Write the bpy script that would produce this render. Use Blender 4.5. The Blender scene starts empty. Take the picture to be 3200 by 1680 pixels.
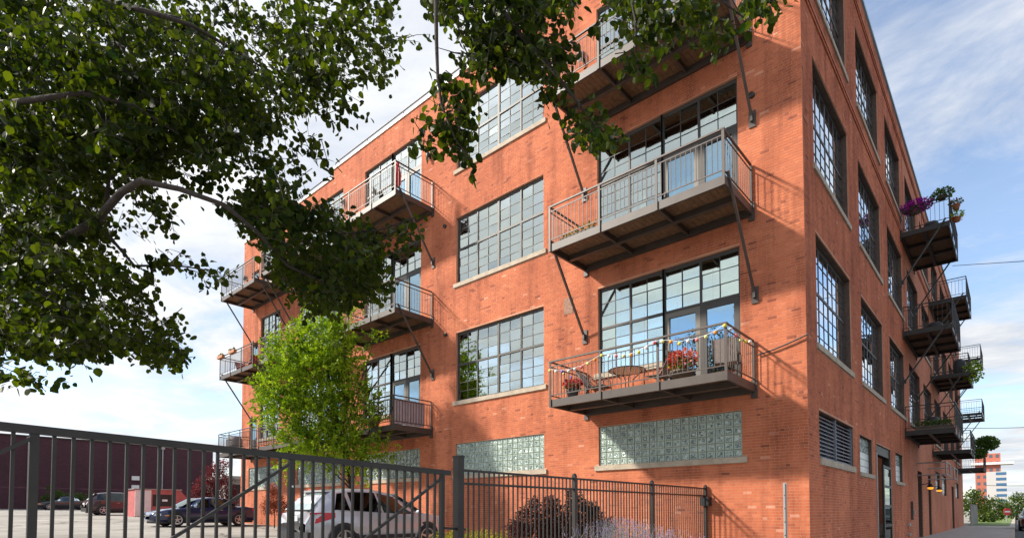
import bpy, math, random
import numpy as np
from mathutils import Vector, Matrix, Quaternion
random.seed(7); RNG = np.random.default_rng(7)
S = bpy.context.scene
COL = S.collection
R = math.radians

# ------------------------------------------------------------------ camera
EYE = Vector((3.41, -13.77, 1.35)); YAW = R(41.78); PITCH = R(2.0355); FPX = 1759.2; PY0 = 1534.8
cd = bpy.data.cameras.new('camera'); cam = bpy.data.objects.new('camera', cd); COL.objects.link(cam)
cam.location = EYE; cam.rotation_euler = (R(90) + PITCH, 0, YAW)
cd.sensor_width = 36; cd.lens = FPX / 3200 * 36; cd.shift_y = (PY0 - 840) / 3200
cd.clip_start = 0.05; cd.clip_end = 4000
S.camera = cam

# ------------------------------------------------------------------ sky, sun, exposure
SUN_DIR = Vector((-2.2, -1.75, 2.09)).normalized()          # towards the sun
SUN_EL = math.asin(SUN_DIR.z); SUN_AZ = math.atan2(SUN_DIR.x, SUN_DIR.y)
W = bpy.data.worlds.new('World'); S.world = W; W.use_nodes = True
nt = W.node_tree; nt.nodes.clear()
def N(t, tree=None, **kw):
    n = (tree or nt).nodes.new(t)
    for k, v in kw.items():
        if k.startswith('i_'):
            n.inputs[k[2:].replace('_', ' ')].default_value = v
        else: setattr(n, k, v)
    return n
def L(a, b, tree=None): (tree or nt).links.new(a, b)
def M_(op, a, b=None, tree=None, c=None):
    n = (tree or nt).nodes.new('ShaderNodeMath'); n.operation = op
    for i, v in enumerate((a, b, c)):
        if v is None: continue
        if hasattr(v, 'links'): (tree or nt).links.new(v, n.inputs[i])
        else: n.inputs[i].default_value = v
    return n.outputs[0]
sky = N('ShaderNodeTexSky', sky_type='NISHITA', sun_disc=False)
sky.sun_elevation = SUN_EL; sky.sun_rotation = SUN_AZ; sky.air_density = 1.0; sky.dust_density = 0.6; sky.ozone_density = 2.0
bg1 = N('ShaderNodeBackground'); L(sky.outputs[0], bg1.inputs[0]); bg1.inputs[1].default_value = 0.115
tc = N('ShaderNodeTexCoord'); sp = N('ShaderNodeSeparateXYZ'); L(tc.outputs['Generated'], sp.inputs[0])
zz = M_('ADD', M_('MAXIMUM', sp.outputs[2], 0.0), 0.09)
cb = N('ShaderNodeCombineXYZ'); L(M_('DIVIDE', sp.outputs[0], zz), cb.inputs[0]); L(M_('DIVIDE', sp.outputs[1], zz), cb.inputs[1])
mp = N('ShaderNodeMapping'); mp.inputs['Rotation'].default_value = (0, 0, R(38)); mp.inputs['Scale'].default_value = (0.7, 1.0, 1); mp.inputs['Location'].default_value = (11.3, -3.1, 0)
L(cb.outputs[0], mp.inputs[0])
n1 = N('ShaderNodeTexNoise', i_Scale=0.75, i_Detail=6.0, i_Roughness=0.55, i_Distortion=0.25); L(mp.outputs[0], n1.inputs['Vector'])
n2 = N('ShaderNodeTexNoise', i_Scale=2.6, i_Detail=8.0, i_Roughness=0.62, i_Distortion=0.4); L(mp.outputs[0], n2.inputs['Vector'])
cov = M_('ADD', M_('MULTIPLY', n1.outputs[0], 0.68), M_('MULTIPLY', n2.outputs[0], 0.32))
rp = N('ShaderNodeValToRGB'); rp.color_ramp.elements[0].position = 0.405; rp.color_ramp.elements[1].position = 0.525
rp.color_ramp.elements[0].color = (0.14, 0.14, 0.14, 1); rp.color_ramp.elements[1].color = (0.97, 0.97, 0.97, 1)
L(cov, rp.inputs[0])
cr = N('ShaderNodeValToRGB'); cr.color_ramp.elements[0].position = 0.36; cr.color_ramp.elements[1].position = 0.66
cr.color_ramp.elements[0].color = (0.60, 0.65, 0.74, 1); cr.color_ramp.elements[1].color = (0.98, 0.98, 0.98, 1)
L(n2.outputs[0], cr.inputs[0])
# thin cloud is brighter towards the sun's side of the sky
dt = N('ShaderNodeVectorMath', operation='DOT_PRODUCT'); L(tc.outputs['Generated'], dt.inputs[0]); dt.inputs[1].default_value = SUN_DIR
glow = M_('ADD', 0.45, M_('MULTIPLY', M_('POWER', M_('MAXIMUM', M_('MULTIPLY_ADD', dt.outputs['Value'], 0.5, c=0.5), 0.0), 2.0), 0.15))
bg2 = N('ShaderNodeBackground'); L(cr.outputs[0], bg2.inputs[0]); L(glow, bg2.inputs[1])
mx = N('ShaderNodeMixShader'); L(rp.outputs[0], mx.inputs[0]); L(bg1.outputs[0], mx.inputs[1]); L(bg2.outputs[0], mx.inputs[2])
wo = N('ShaderNodeOutputWorld'); L(mx.outputs[0], wo.inputs[0])

sl = bpy.data.lights.new('sun', 'SUN'); so = bpy.data.objects.new('sun', sl); COL.objects.link(so)
sl.energy = 3.5; sl.angle = R(3.5); sl.color = (1.0, 0.92, 0.80)
so.rotation_euler = SUN_DIR.to_track_quat('Z', 'Y').to_euler(); so.location = (-20, -20, 30)
S.view_settings.view_transform = 'Standard'; S.view_settings.look = 'None'; S.view_settings.gamma = 1
S.view_settings.use_curve_mapping = False; S.view_settings.exposure = 1.15
S.render.engine = 'CYCLES'
S.cycles.max_bounces = 8; S.cycles.transparent_max_bounces = 16; S.cycles.diffuse_bounces = 3; S.cycles.glossy_bounces = 3
S.cycles.sample_clamp_indirect = 6

# ------------------------------------------------------------------ helpers
RT = Vector((math.cos(YAW), math.sin(YAW), 0)); FW = Vector((-math.sin(YAW), math.cos(YAW), 0))
def at(px, py, D):
    """point at level depth D (m) on the sight line of a spot in the 3200x1680 photograph"""
    m = math.tan(PITCH + math.atan((PY0 - py) / FPX))
    y2 = D * (math.cos(PITCH) + m * math.sin(PITCH))
    return EYE + RT * ((px - 1600) / FPX * y2) + FW * D + Vector((0, 0, m * D))
def gz(x): return 0.10 + 0.0205 * min(max(-x, 0), 80)

MATS = {}
def mat(name, col, rough=0.7, metal=0.0, var=0.12, scale=3.0, bump=0.0, bscale=40.0, spec=None, emit=None, coat=0):
    if name in MATS: return MATS[name]
    m = bpy.data.materials.new(name); m.use_nodes = True; t = m.node_tree; b = t.nodes['Principled BSDF']
    b.inputs['Roughness'].default_value = rough; b.inputs['Metallic'].default_value = metal
    if spec is not None: b.inputs['Specular IOR Level'].default_value = spec
    if coat: b.inputs['Coat Weight'].default_value = coat; b.inputs['Coat Roughness'].default_value = 0.03
    g = N('ShaderNodeNewGeometry', t)
    if var > 0:
        n = N('ShaderNodeTexNoise', t, i_Scale=scale, i_Detail=5.0, i_Roughness=0.6); L(g.outputs['Position'], n.inputs['Vector'], t)
        r = N('ShaderNodeValToRGB', t); r.color_ramp.elements[0].position = 0.3; r.color_ramp.elements[1].position = 0.7
        c = Vector(col); r.color_ramp.elements[0].color = (*(c * (1 - var)), 1); r.color_ramp.elements[1].color = (*[min(1, v) for v in (c * (1 + var))], 1)
        L(n.outputs[0], r.inputs[0], t); L(r.outputs[0], b.inputs['Base Color'], t)
    else: b.inputs['Base Color'].default_value = (*col, 1)
    if bump > 0:
        n = N('ShaderNodeTexNoise', t, i_Scale=bscale, i_Detail=4.0); L(g.outputs['Position'], n.inputs['Vector'], t)
        bp = N('ShaderNodeBump', t, i_Strength=bump, i_Distance=0.02); L(n.outputs[0], bp.inputs['Height'], t); L(bp.outputs[0], b.inputs['Normal'], t)
    if emit: b.inputs['Emission Color'].default_value = (*emit[0], 1); b.inputs['Emission Strength'].default_value = emit[1]
    MATS[name] = m; return m

def brick_mat():
    m = bpy.data.materials.new('brick'); m.use_nodes = True; t = m.node_tree; b = t.nodes['Principled BSDF']
    b.inputs['Roughness'].default_value = 0.85; b.inputs['Specular IOR Level'].default_value = 0.2
    a = N('ShaderNodeAttribute', t, attribute_name='tint'); g = N('ShaderNodeNewGeometry', t)
    r = N('ShaderNodeValToRGB', t); e = r.color_ramp.elements
    e[0].position = 0.0; e[0].color = (0.30, 0.085, 0.05, 1); e[1].position = 1.0; e[1].color = (0.72, 0.33, 0.21, 1)
    x = e.new(0.14); x.color = (0.44, 0.135, 0.072, 1); x = e.new(0.5); x.color = (0.57, 0.170, 0.080, 1); x = e.new(0.85); x.color = (0.63, 0.205, 0.102, 1)
    L(a.outputs['Fac'], r.inputs[0], t)
    n = N('ShaderNodeTexNoise', t, i_Scale=0.45, i_Detail=6.0, i_Roughness=0.6); L(g.outputs['Position'], n.inputs['Vector'], t)
    r2 = N('ShaderNodeValToRGB', t); r2.color_ramp.elements[0].position = 0.34; r2.color_ramp.elements[1].position = 0.66
    r2.color_ramp.elements[0].color = (0.74, 0.68, 0.68, 1); r2.color_ramp.elements[1].color = (1.08, 1.14, 1.18, 1); L(n.outputs[0], r2.inputs[0], t)
    mm = N('ShaderNodeMix', t, data_type='RGBA', blend_type='MULTIPLY'); mm.inputs[0].default_value = 1
    L(r.outputs[0], mm.inputs[6], t); L(r2.outputs[0], mm.inputs[7], t)
    n3 = N('ShaderNodeTexNoise', t, i_Scale=9.0, i_Detail=6.0, i_Roughness=0.7); L(g.outputs['Position'], n3.inputs['Vector'], t)
    r3 = N('ShaderNodeValToRGB', t); r3.color_ramp.elements[0].position = 0.62; r3.color_ramp.elements[1].position = 0.80
    r3.color_ramp.elements[0].color = (0, 0, 0, 1); r3.color_ramp.elements[1].color = (0.5, 0.5, 0.5, 1); L(n3.outputs[0], r3.inputs[0], t)
    # soot and water streaks: noise drawn out down the wall
    mpn = N('ShaderNodeMapping', t); mpn.inputs['Scale'].default_value = (1.5, 1.5, 0.22); L(g.outputs['Position'], mpn.inputs[0], t)
    n4 = N('ShaderNodeTexNoise', t, i_Scale=1.1, i_Detail=7.0, i_Roughness=0.65); L(mpn.outputs[0], n4.inputs['Vector'], t)
    r4 = N('ShaderNodeValToRGB', t); r4.color_ramp.elements[0].position = 0.33; r4.color_ramp.elements[1].position = 0.52
    r4.color_ramp.elements[0].color = (0.58, 0.52, 0.52, 1); r4.color_ramp.elements[1].color = (1, 1, 1, 1); L(n4.outputs[0], r4.inputs[0], t)
    m4 = N('ShaderNodeMix', t, data_type='RGBA', blend_type='MULTIPLY'); m4.inputs[0].default_value = 1; L(mm.outputs[2], m4.inputs[6], t); L(r4.outputs[0], m4.inputs[7], t)
    m2 = N('ShaderNodeMix', t, data_type='RGBA'); L(r3.outputs[0], m2.inputs[0], t); L(m4.outputs[2], m2.inputs[6], t); m2.inputs[7].default_value = (0.62, 0.36, 0.25, 1)
    L(m2.outputs[2], b.inputs['Base Color'], t)
    bp = N('ShaderNodeBump', t, i_Strength=0.10, i_Distance=0.004); L(n3.outputs[0], bp.inputs['Height'], t); L(bp.outputs[0], b.inputs['Normal'], t)
    return m
def brick_far_mat(axis):
    """brick pattern for far stretches of wall; axis = horizontal axis of the wall (0 x, 1 y)"""
    m = bpy.data.materials.new('brick_far_%d' % axis); m.use_nodes = True; t = m.node_tree; b = t.nodes['Principled BSDF']
    b.inputs['Roughness'].default_value = 0.9; b.inputs['Specular IOR Level'].default_value = 0.15
    g = N('ShaderNodeNewGeometry', t); s = N('ShaderNodeSeparateXYZ', t); L(g.outputs['Position'], s.inputs[0], t)
    c = N('ShaderNodeCombineXYZ', t); L(s.outputs[axis], c.inputs[0], t); L(s.outputs[2], c.inputs[1], t)
    k = N('ShaderNodeTexBrick', t, i_Scale=1.0, i_Mortar_Size=0.008, i_Brick_Width=0.205, i_Row_Height=0.068, i_Bias=0.0)
    k.inputs['Color1'].default_value = (0.47, 0.132, 0.066, 1); k.inputs['Color2'].default_value = (0.59, 0.185, 0.095, 1); k.inputs['Mortar'].default_value = (0.50, 0.30, 0.21, 1)
    L(c.outputs[0], k.inputs['Vector'], t)
    n = N('ShaderNodeTexNoise', t, i_Scale=0.45, i_Detail=6.0, i_Roughness=0.6); L(g.outputs['Position'], n.inputs['Vector'], t)
    r2 = N('ShaderNodeValToRGB', t); r2.color_ramp.elements[0].position = 0.34; r2.color_ramp.elements[1].position = 0.66
    r2.color_ramp.elements[0].color = (0.78, 0.74, 0.74, 1); r2.color_ramp.elements[1].color = (1.08, 1.1, 1.12, 1); L(n.outputs[0], r2.inputs[0], t)
    mm = N('ShaderNodeMix', t, data_type='RGBA', blend_type='MULTIPLY'); mm.inputs[0].default_value = 1
    L(k.outputs[0], mm.inputs[6], t); L(r2.outputs[0], mm.inputs[7], t); L(mm.outputs[2], b.inputs['Base Color'], t)
    return m
def glass_mat(name, tint, base, rough=0.015, gcol=(0.84, 0.93, 0.88)):
    m = bpy.data.materials.new(name); m.use_nodes = True; t = m.node_tree; t.nodes.clear()
    tr = N('ShaderNodeBsdfTransparent', t); tr.inputs[0].default_value = (*tint, 1)
    gl = N('ShaderNodeBsdfGlossy', t); gl.inputs['Color'].default_value = (*gcol, 1); gl.inputs['Roughness'].default_value = rough
    g = N('ShaderNodeNewGeometry', t); n = N('ShaderNodeTexNoise', t, i_Scale=1.7, i_Detail=2.0); L(g.outputs['Position'], n.inputs['Vector'], t)
    bp = N('ShaderNodeBump', t, i_Strength=0.06, i_Distance=0.03); L(n.outputs[0], bp.inputs['Height'], t); L(bp.outputs[0], gl.inputs['Normal'], t)
    fr = N('ShaderNodeFresnel', t, i_IOR=1.6)
    f = M_('MINIMUM', M_('ADD', fr.outputs[0], base, t), 1.0, t)
    mx = N('ShaderNodeMixShader', t); L(f, mx.inputs[0], t); L(tr.outputs[0], mx.inputs[1], t); L(gl.outputs[0], mx.inputs[2], t)
    o = N('ShaderNodeOutputMaterial', t); L(mx.outputs[0], o.inputs[0], t)
    MATS[name] = m; return m
def leaf_mat(name, c0, c1, trans, tcol):
    m = bpy.data.materials.new(name); m.use_nodes = True; t = m.node_tree; t.nodes.clear()
    a = N('ShaderNodeAttribute', t, attribute_name='tint')
    r = N('ShaderNodeValToRGB', t); r.color_ramp.elements[0].color = (*c0, 1); r.color_ramp.elements[1].color = (*c1, 1); L(a.outputs['Fac'], r.inputs[0], t)
    d = N('ShaderNodeBsdfPrincipled', t); L(r.outputs[0], d.inputs['Base Color'], t); d.inputs['Roughness'].default_value = 0.45; d.inputs['Specular IOR Level'].default_value = 0.14
    tl = N('ShaderNodeBsdfTranslucent', t)
    mm = N('ShaderNodeMix', t, data_type='RGBA', blend_type='MULTIPLY'); mm.inputs[0].default_value = 1; L(r.outputs[0], mm.inputs[6], t); mm.inputs[7].default_value = (*tcol, 1)
    L(mm.outputs[2], tl.inputs[0], t)
    mx = N('ShaderNodeMixShader', t); mx.inputs[0].default_value = trans; L(d.outputs[0], mx.inputs[1], t); L(tl.outputs[0], mx.inputs[2], t)
    o = N('ShaderNodeOutputMaterial', t); L(mx.outputs[0], o.inputs[0], t)
    MATS[name] = m; return m

BR = brick_mat(); BRX = brick_far_mat(0); BRY = brick_far_mat(1)
MORTAR = mat('mortar', (0.55, 0.27, 0.17), 0.95, var=0.2, scale=1.2)
STEEL = mat('brown_steel', (0.066, 0.050, 0.042), 0.5, 0.0, 0.22, spec=0.5)
DARK = mat('dark_bronze', (0.024, 0.0195, 0.016), 0.5, 0.0, 0.30, spec=0.5)
FRAME = mat('window_frame_paint', (0.046, 0.040, 0.036), 0.55, 0.0, 0.08)
DOORF = mat('door_frame_paint', (0.15, 0.135, 0.115), 0.5, 0.0, 0.08)
STONE = mat('limestone', (0.42, 0.35, 0.27), 0.85, var=0.22, scale=4, bump=0.3)
WOOD = mat('deck_wood', (0.17, 0.095, 0.05), 0.8, var=0.35, scale=9, bump=0.3)
COPE = mat('coping_metal', (0.60, 0.64, 0.60), 0.45, 0.0, 0.06)
GALV = mat('galvanised', (0.38, 0.37, 0.36), 0.5, 0.5, 0.1)
GLASS = glass_mat('window_glass', (0.80, 0.92, 0.86), 0.44)
GLASSB = glass_mat('window_glass_street', (0.8, 0.9, 0.95), 0.60, gcol=(0.88, 0.95, 1.0))
DGLASS = glass_mat('door_glass', (0.25, 0.50, 0.62), 0.42, gcol=(0.55, 0.80, 0.95))  # blue of the reflected sky is put into the glass colour
GLASS_CLEAR = glass_mat('clear_glass', (.9, .93, .92), .03)
CARGLASS = glass_mat('car_glass', (0.03, 0.035, 0.035), 0.03)
CURT = mat('curtain', (0.82, 0.88, 0.80), 0.9, var=0.10, scale=2)
CURTB = mat('curtain_white', (0.78, 0.79, 0.78), 0.9, var=0.06, scale=2)
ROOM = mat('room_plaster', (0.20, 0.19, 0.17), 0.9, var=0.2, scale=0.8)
BARK = mat('bark', (0.045, 0.034, 0.027), 0.9, var=0.35, scale=14, bump=0.8, bscale=30)
BLACK = mat('black_paint', (0.012, 0.012, 0.014), 0.5, var=0.1)
WHITE = mat('white_paint', (0.75, 0.75, 0.73), 0.6, var=0.05)

def link(o, parent=None):
    COL.objects.link(o)
    if parent is not None:
        o.parent = parent
        if not LOCAL[0]: o.matrix_parent_inverse = parent.matrix_basis.inverted()
    return o
LOCAL = [False]      # True while a thing's parts are given in its own coordinates
def tag(o, label, cat, group=None, kind=None):
    o['label'] = label
    if cat: o['category'] = cat
    if group: o['group'] = group
    if kind: o['kind'] = kind
    return o
def empty(name, loc=(0, 0, 0), rz=0.0):
    o = bpy.data.objects.new(name, None); o.location = loc; o.rotation_euler = (0, 0, rz); o.empty_display_size = 0.2
    return link(o)
def meshob(name, verts, faces, m, parent=None, smooth=False, tint=None):
    me = bpy.data.meshes.new(name); me.from_pydata([tuple(v) for v in verts], [], faces); me.update()
    if m is not None: me.materials.append(m)
    if smooth: me.shade_smooth()
    if tint is not None:
        a = me.attributes.new('tint', 'FLOAT', 'POINT'); a.data.foreach_set('value', np.asarray(tint, np.float32))
    return link(bpy.data.objects.new(name, me), parent)
BOXV = [(-.5, -.5, -.5), (.5, -.5, -.5), (.5, .5, -.5), (-.5, .5, -.5), (-.5, -.5, .5), (.5, -.5, .5), (.5, .5, .5), (-.5, .5, .5)]
BOXF = [(0, 3, 2, 1), (4, 5, 6, 7), (0, 1, 5, 4), (1, 2, 6, 5), (2, 3, 7, 6), (3, 0, 4, 7)]
_SH = {}
def shared(kind, m):
    k = (kind, m.name)
    if k in _SH: return _SH[k]
    me = bpy.data.meshes.new(kind)
    if kind == 'box': me.from_pydata(BOXV, [], BOXF)
    elif kind == 'pane': me.from_pydata(BOXV, [], BOXF)
    elif kind.startswith('rod'):
        n = int(kind[3:]); v = [(math.cos(2 * math.pi * i / n) * .5, math.sin(2 * math.pi * i / n) * .5, z) for z in (-.5, .5) for i in range(n)]
        f = [(i, (i + 1) % n, n + (i + 1) % n, n + i) for i in range(n)] + [tuple(range(n))[::-1], tuple(range(n, 2 * n))]
        me.from_pydata(v, [], f); me.shade_smooth()
    elif kind == 'ball':
        import bmesh
        bm = bmesh.new(); bmesh.ops.create_icosphere(bm, subdivisions=2, radius=.5); bm.to_mesh(me); bm.free(); me.shade_smooth()
    me.update(); me.materials.append(m); _SH[k] = me; return me
def box(name, c, d, m, parent=None, rot=None, kind='box'):
    o = bpy.data.objects.new(name, shared(kind, m)); o.location = c; o.scale = d
    if rot is not None: o.rotation_euler = rot
    return link(o, parent)
def box2(name, lo, hi, m, parent=None):
    return box(name, [(a + b) / 2 for a, b in zip(lo, hi)], [abs(b - a) for a, b in zip(lo, hi)], m, parent)
def rod(name, a, b, r, m, parent=None, n=8):
    a, b = Vector(a), Vector(b); o = bpy.data.objects.new(name, shared('rod%d' % n, m))
    o.location = (a + b) / 2; d = b - a; o.scale = (2 * r, 2 * r, d.length)
    o.rotation_mode = 'QUATERNION'; o.rotation_quaternion = d.to_track_quat('Z', 'Y')
    return link(o, parent)
def bar(name, a, b, w, h, m, parent=None):
    """square bar from a to b"""
    a, b = Vector(a), Vector(b); o = bpy.data.objects.new(name, shared('box', m)); d = b - a
    o.location = (a + b) / 2; o.scale = (w, h, d.length); o.rotation_mode = 'QUATERNION'; o.rotation_quaternion = d.to_track_quat('Z', 'Y')
    return link(o, parent)
def ball(name, c, d, m, parent=None):
    o = bpy.data.objects.new(name, shared('ball', m)); o.location = c; o.scale = d if hasattr(d, '__len__') else (d, d, d)
    return link(o, parent)
class MB:
    """collects verts and faces for one mesh"""
    def __init__(s): s.v = []; s.f = []
    def quad(s, *p): n = len(s.v); s.v += [tuple(q) for q in p]; s.f.append(tuple(range(n, n + len(p))))
    def box(s, lo, hi):
        n = len(s.v); c = [(a + b) / 2 for a, b in zip(lo, hi)]; d = [b - a for a, b in zip(lo, hi)]
        s.v += [tuple(c[i] + v[i] * d[i] for i in range(3)) for v in BOXV]; s.f += [tuple(n + i for i in f) for f in BOXF]
    def tube(s, pts, rad, n=7):
        pts = [Vector(p) for p in pts]; base = len(s.v); prev = None
        for i, p in enumerate(pts):
            d = (pts[min(i + 1, len(pts) - 1)] - pts[max(i - 1, 0)]).normalized()
            if prev is None:
                u = d.orthogonal().normalized()
            else: u = (prev - d * prev.dot(d)).normalized()
            prev = u; w = d.cross(u); r = rad[i] if hasattr(rad, '__len__') else rad
            for k in range(n):
                a = 2 * math.pi * k / n; s.v.append(tuple(p + (u * math.cos(a) + w * math.sin(a)) * r))
        for i in range(len(pts) - 1):
            for k in range(n):
                a = base + i * n + k; b = base + i * n + (k + 1) % n; s.f.append((a, b, b + n, a + n))
        s.f.append(tuple(base + k for k in range(n))[::-1]); e = base + (len(pts) - 1) * n; s.f.append(tuple(e + k for k in range(n)))
    def lathe(s, c, prof, n=16):
        b = len(s.v)
        for r, z in prof:
            for k in range(n): a = 2 * math.pi * k / n; s.v.append((c[0] + r * math.cos(a), c[1] + r * math.sin(a), c[2] + z))
        for i in range(len(prof) - 1):
            for k in range(n): p = b + i * n + k; q = b + i * n + (k + 1) % n; s.f.append((p, q, q + n, p + n))
        s.f.append(tuple(b + k for k in range(n))[::-1]); e = b + (len(prof) - 1) * n; s.f.append(tuple(e + k for k in range(n)))
    def build(s, name, m, parent=None, smooth=False): return meshob(name, s.v, s.f, m, parent, smooth)

# ------------------------------------------------------------------ setting: lot, sidewalk, street
def lot_material():
    m = mat('lot_asphalt', (0.30, 0.28, 0.25), 0.95, var=0.22, scale=0.6, bump=0.5, bscale=25); t = m.node_tree; b = t.nodes['Principled BSDF']
    g = N('ShaderNodeNewGeometry', t); n = N('ShaderNodeTexNoise', t, i_Scale=0.8, i_Detail=4.0); L(g.outputs['Position'], n.inputs['Vector'], t)
    av = N('ShaderNodeVectorMath', t, operation='ADD'); L(g.outputs['Position'], av.inputs[0], t); L(n.outputs['Color'], av.inputs[1], t)
    v = N('ShaderNodeTexVoronoi', t, feature='DISTANCE_TO_EDGE', i_Scale=0.22); L(av.outputs[0], v.inputs['Vector'], t)
    r_ = N('ShaderNodeValToRGB', t); r_.color_ramp.elements[0].position = 0.004; r_.color_ramp.elements[1].position = 0.02; r_.color_ramp.elements[0].color = (.35, .34, .33, 1); r_.color_ramp.elements[1].color = (1, 1, 1, 1); L(v.outputs['Distance'], r_.inputs[0], t)
    n2 = N('ShaderNodeTexNoise', t, i_Scale=0.16, i_Detail=5.0); L(g.outputs['Position'], n2.inputs['Vector'], t)
    r2 = N('ShaderNodeValToRGB', t); r2.color_ramp.elements[0].position = 0.38; r2.color_ramp.elements[1].position = 0.55; r2.color_ramp.elements[0].color = (.70, .69, .67, 1); r2.color_ramp.elements[1].color = (1, 1, 1, 1); L(n2.outputs[0], r2.inputs[0], t)
    src = b.inputs['Base Color'].links[0].from_socket
    for q in (r_, r2):
        mm = N('ShaderNodeMix', t, data_type='RGBA', blend_type='MULTIPLY'); mm.inputs[0].default_value = 1; L(src, mm.inputs[6], t); L(q.outputs[0], mm.inputs[7], t); src = mm.outputs[2]
    L(src, b.inputs['Base Color'], t); return m
xs = [-600, -82, -60, -40, -20, -6, 0.0]; ys = [-80, -30, -10, 0, 30, 60, 400]
mb = MB()
for i in range(len(xs) - 1):
    for j in range(len(ys) - 1):
        mb.quad(*[(x, y, gz(x)) for x, y in ((xs[i], ys[j]), (xs[i + 1], ys[j]), (xs[i + 1], ys[j + 1]), (xs[i], ys[j + 1]))])
o = mb.build('parking_lot', lot_material()); tag(o, 'pale worn asphalt parking lot behind the gate', 'parking lot', kind='structure')
WALK = mat('sidewalk_concrete', (0.40, 0.37, 0.33), 0.9, var=0.15, scale=1.0, bump=0.3)
sw = empty('sidewalk'); tag(sw, 'concrete sidewalk along the shaded side of the brick building', 'sidewalk', kind='structure')
k = 0; y = -60.0
while y < 160:
    d = 1.8 if y > -16 and y < 90 else 12.0
    box2('paving_slab', (0.002, y + 0.008, -0.05), (3.2, y + d - 0.008, 0.10 + 0.002 * (k % 3)), WALK, sw); y += d; k += 1
o = box2('kerb', (3.2, -60, -0.2), (3.36, 160, 0.11), STONE); tag(o, 'stone kerb at the edge of the sidewalk', 'kerb', kind='structure')
mb = MB(); mb.quad((3.3, -80, -0.03), (600, -80, -0.03), (600, 400, -0.03), (3.3, 400, -0.03))
o = mb.build('street', mat('street_asphalt', (0.06, 0.06, 0.06), 0.9, var=0.2, bump=0.4)); tag(o, 'dark asphalt street beside the sidewalk', 'street', kind='structure')
mb = MB(); mb.quad((-600, 160, 0.0), (600, 160, 0.0), (600, 900, 0.0), (-600, 900, 0.0))
o = mb.build('ground', mat('far_ground', (0.10, 0.12, 0.06), 0.95, var=0.3, scale=0.05)); o.location.z = 0.11; tag(o, 'distant green ground past the end of the street', 'ground', kind='structure')
o = meshob('grass_verge', [(0.01, 52, 0.13), (3.0, 52, 0.13), (3.0, 150, 0.13), (0.01, 150, 0.13)], [(0, 1, 2, 3)], mat('verge_grass', (0.14, 0.20, 0.05), 0.95, var=0.4, scale=2)); tag(o, 'green grass verge past the far end of the building', 'grass', kind='structure')

# ------------------------------------------------------------------ brick building
BLD = empty('brick_building'); tag(BLD, 'four storey red brick loft building with steel balconies', 'building')
ZT = {1: 7.84, 2: 12.09, 3: 16.24}; ZS = {1: 5.33, 2: 9.64, 3: 13.87}; ZD = {1: 4.50, 2: 8.78, 3: 13.07}; ZM = {1: 6.66, 2: 10.91, 3: 15.06}
DECK = {1: 4.38, 2: 8.66, 3: 12.95}
GB, GT = 2.67, 3.795
BAYS = {1: (-5.527, -1.455), 2: (-11.62, -7.549), 3: (-17.55, -13.66), 4: (-23.3, -19.3), 5: (-27.6, -25.3)}
LEN_A = 29.9
opA = []    # (s0, s1, z0, z1)
for b, (x0, x1) in BAYS.items():
    for f in (1, 2, 3):
        if b == 2: opA.append((x0, x1, ZS[f], ZT[f]))
        elif b == 5:
            opA.append((x0, x1, ZD[f] if f < 1 else ZS[f], ZT[f]))
        else:
            xm = (x0 + x1) / 2; opA.append((x0, xm, ZS[f], ZT[f])); opA.append((xm, x1, ZD[f], ZT[f]))
    if b == 5: opA.append((-28.85, x1, GB, GT))
    else: opA.append((x0, x1, GB, GT))
for f in (1, 2, 3): opA.append((-28.85, -27.9, ZD[f], ZM[f] - 0.1))
ZTB = {1: 8.04, 2: 12.37, 3: 16.65}; ZSB = {1: 5.34, 2: 9.67, 3: 14.1}; ZMB = {1: 6.8, 2: 11.1, 3: 15.4}
BB = [(0.935 + 5.3 * i, 4.78 + 5.3 * i) for i in range(9)]
LEN_B = 50.0
opB = []
for i, (y0, y1) in enumerate(BB):
    for f in (1, 2, 3): opB.append((y0, y1, ZSB[f], ZTB[f]))
opB += [(0.935, 4.78, 2.62, 3.76), (5.6, 7.65, 2.53, 3.66), (8.28, 11.25, 0.1, 3.63), (12.3, 14.3, 2.53, 3.66),
        (18.9, 20.6, 0.1, 3.3), (23.2, 24.6, 0.1, 3.3), (27.0, 29.5, 2.5, 3.7), (31.0, 34.0, 2.4, 3.7), (38.0, 40.0, 0.1, 3.2), (41.5, 45, 2.4, 3.6)]
TOP = 18.2
topA = [(-LEN_A - 1, -20.2, 17.0, TOP + 1), (-20.2, -7.0, 17.4, TOP + 1)]
def PA(s, t, z): return (s, -t, z)
def PB(s, t, z): return (t, s, z)

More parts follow.
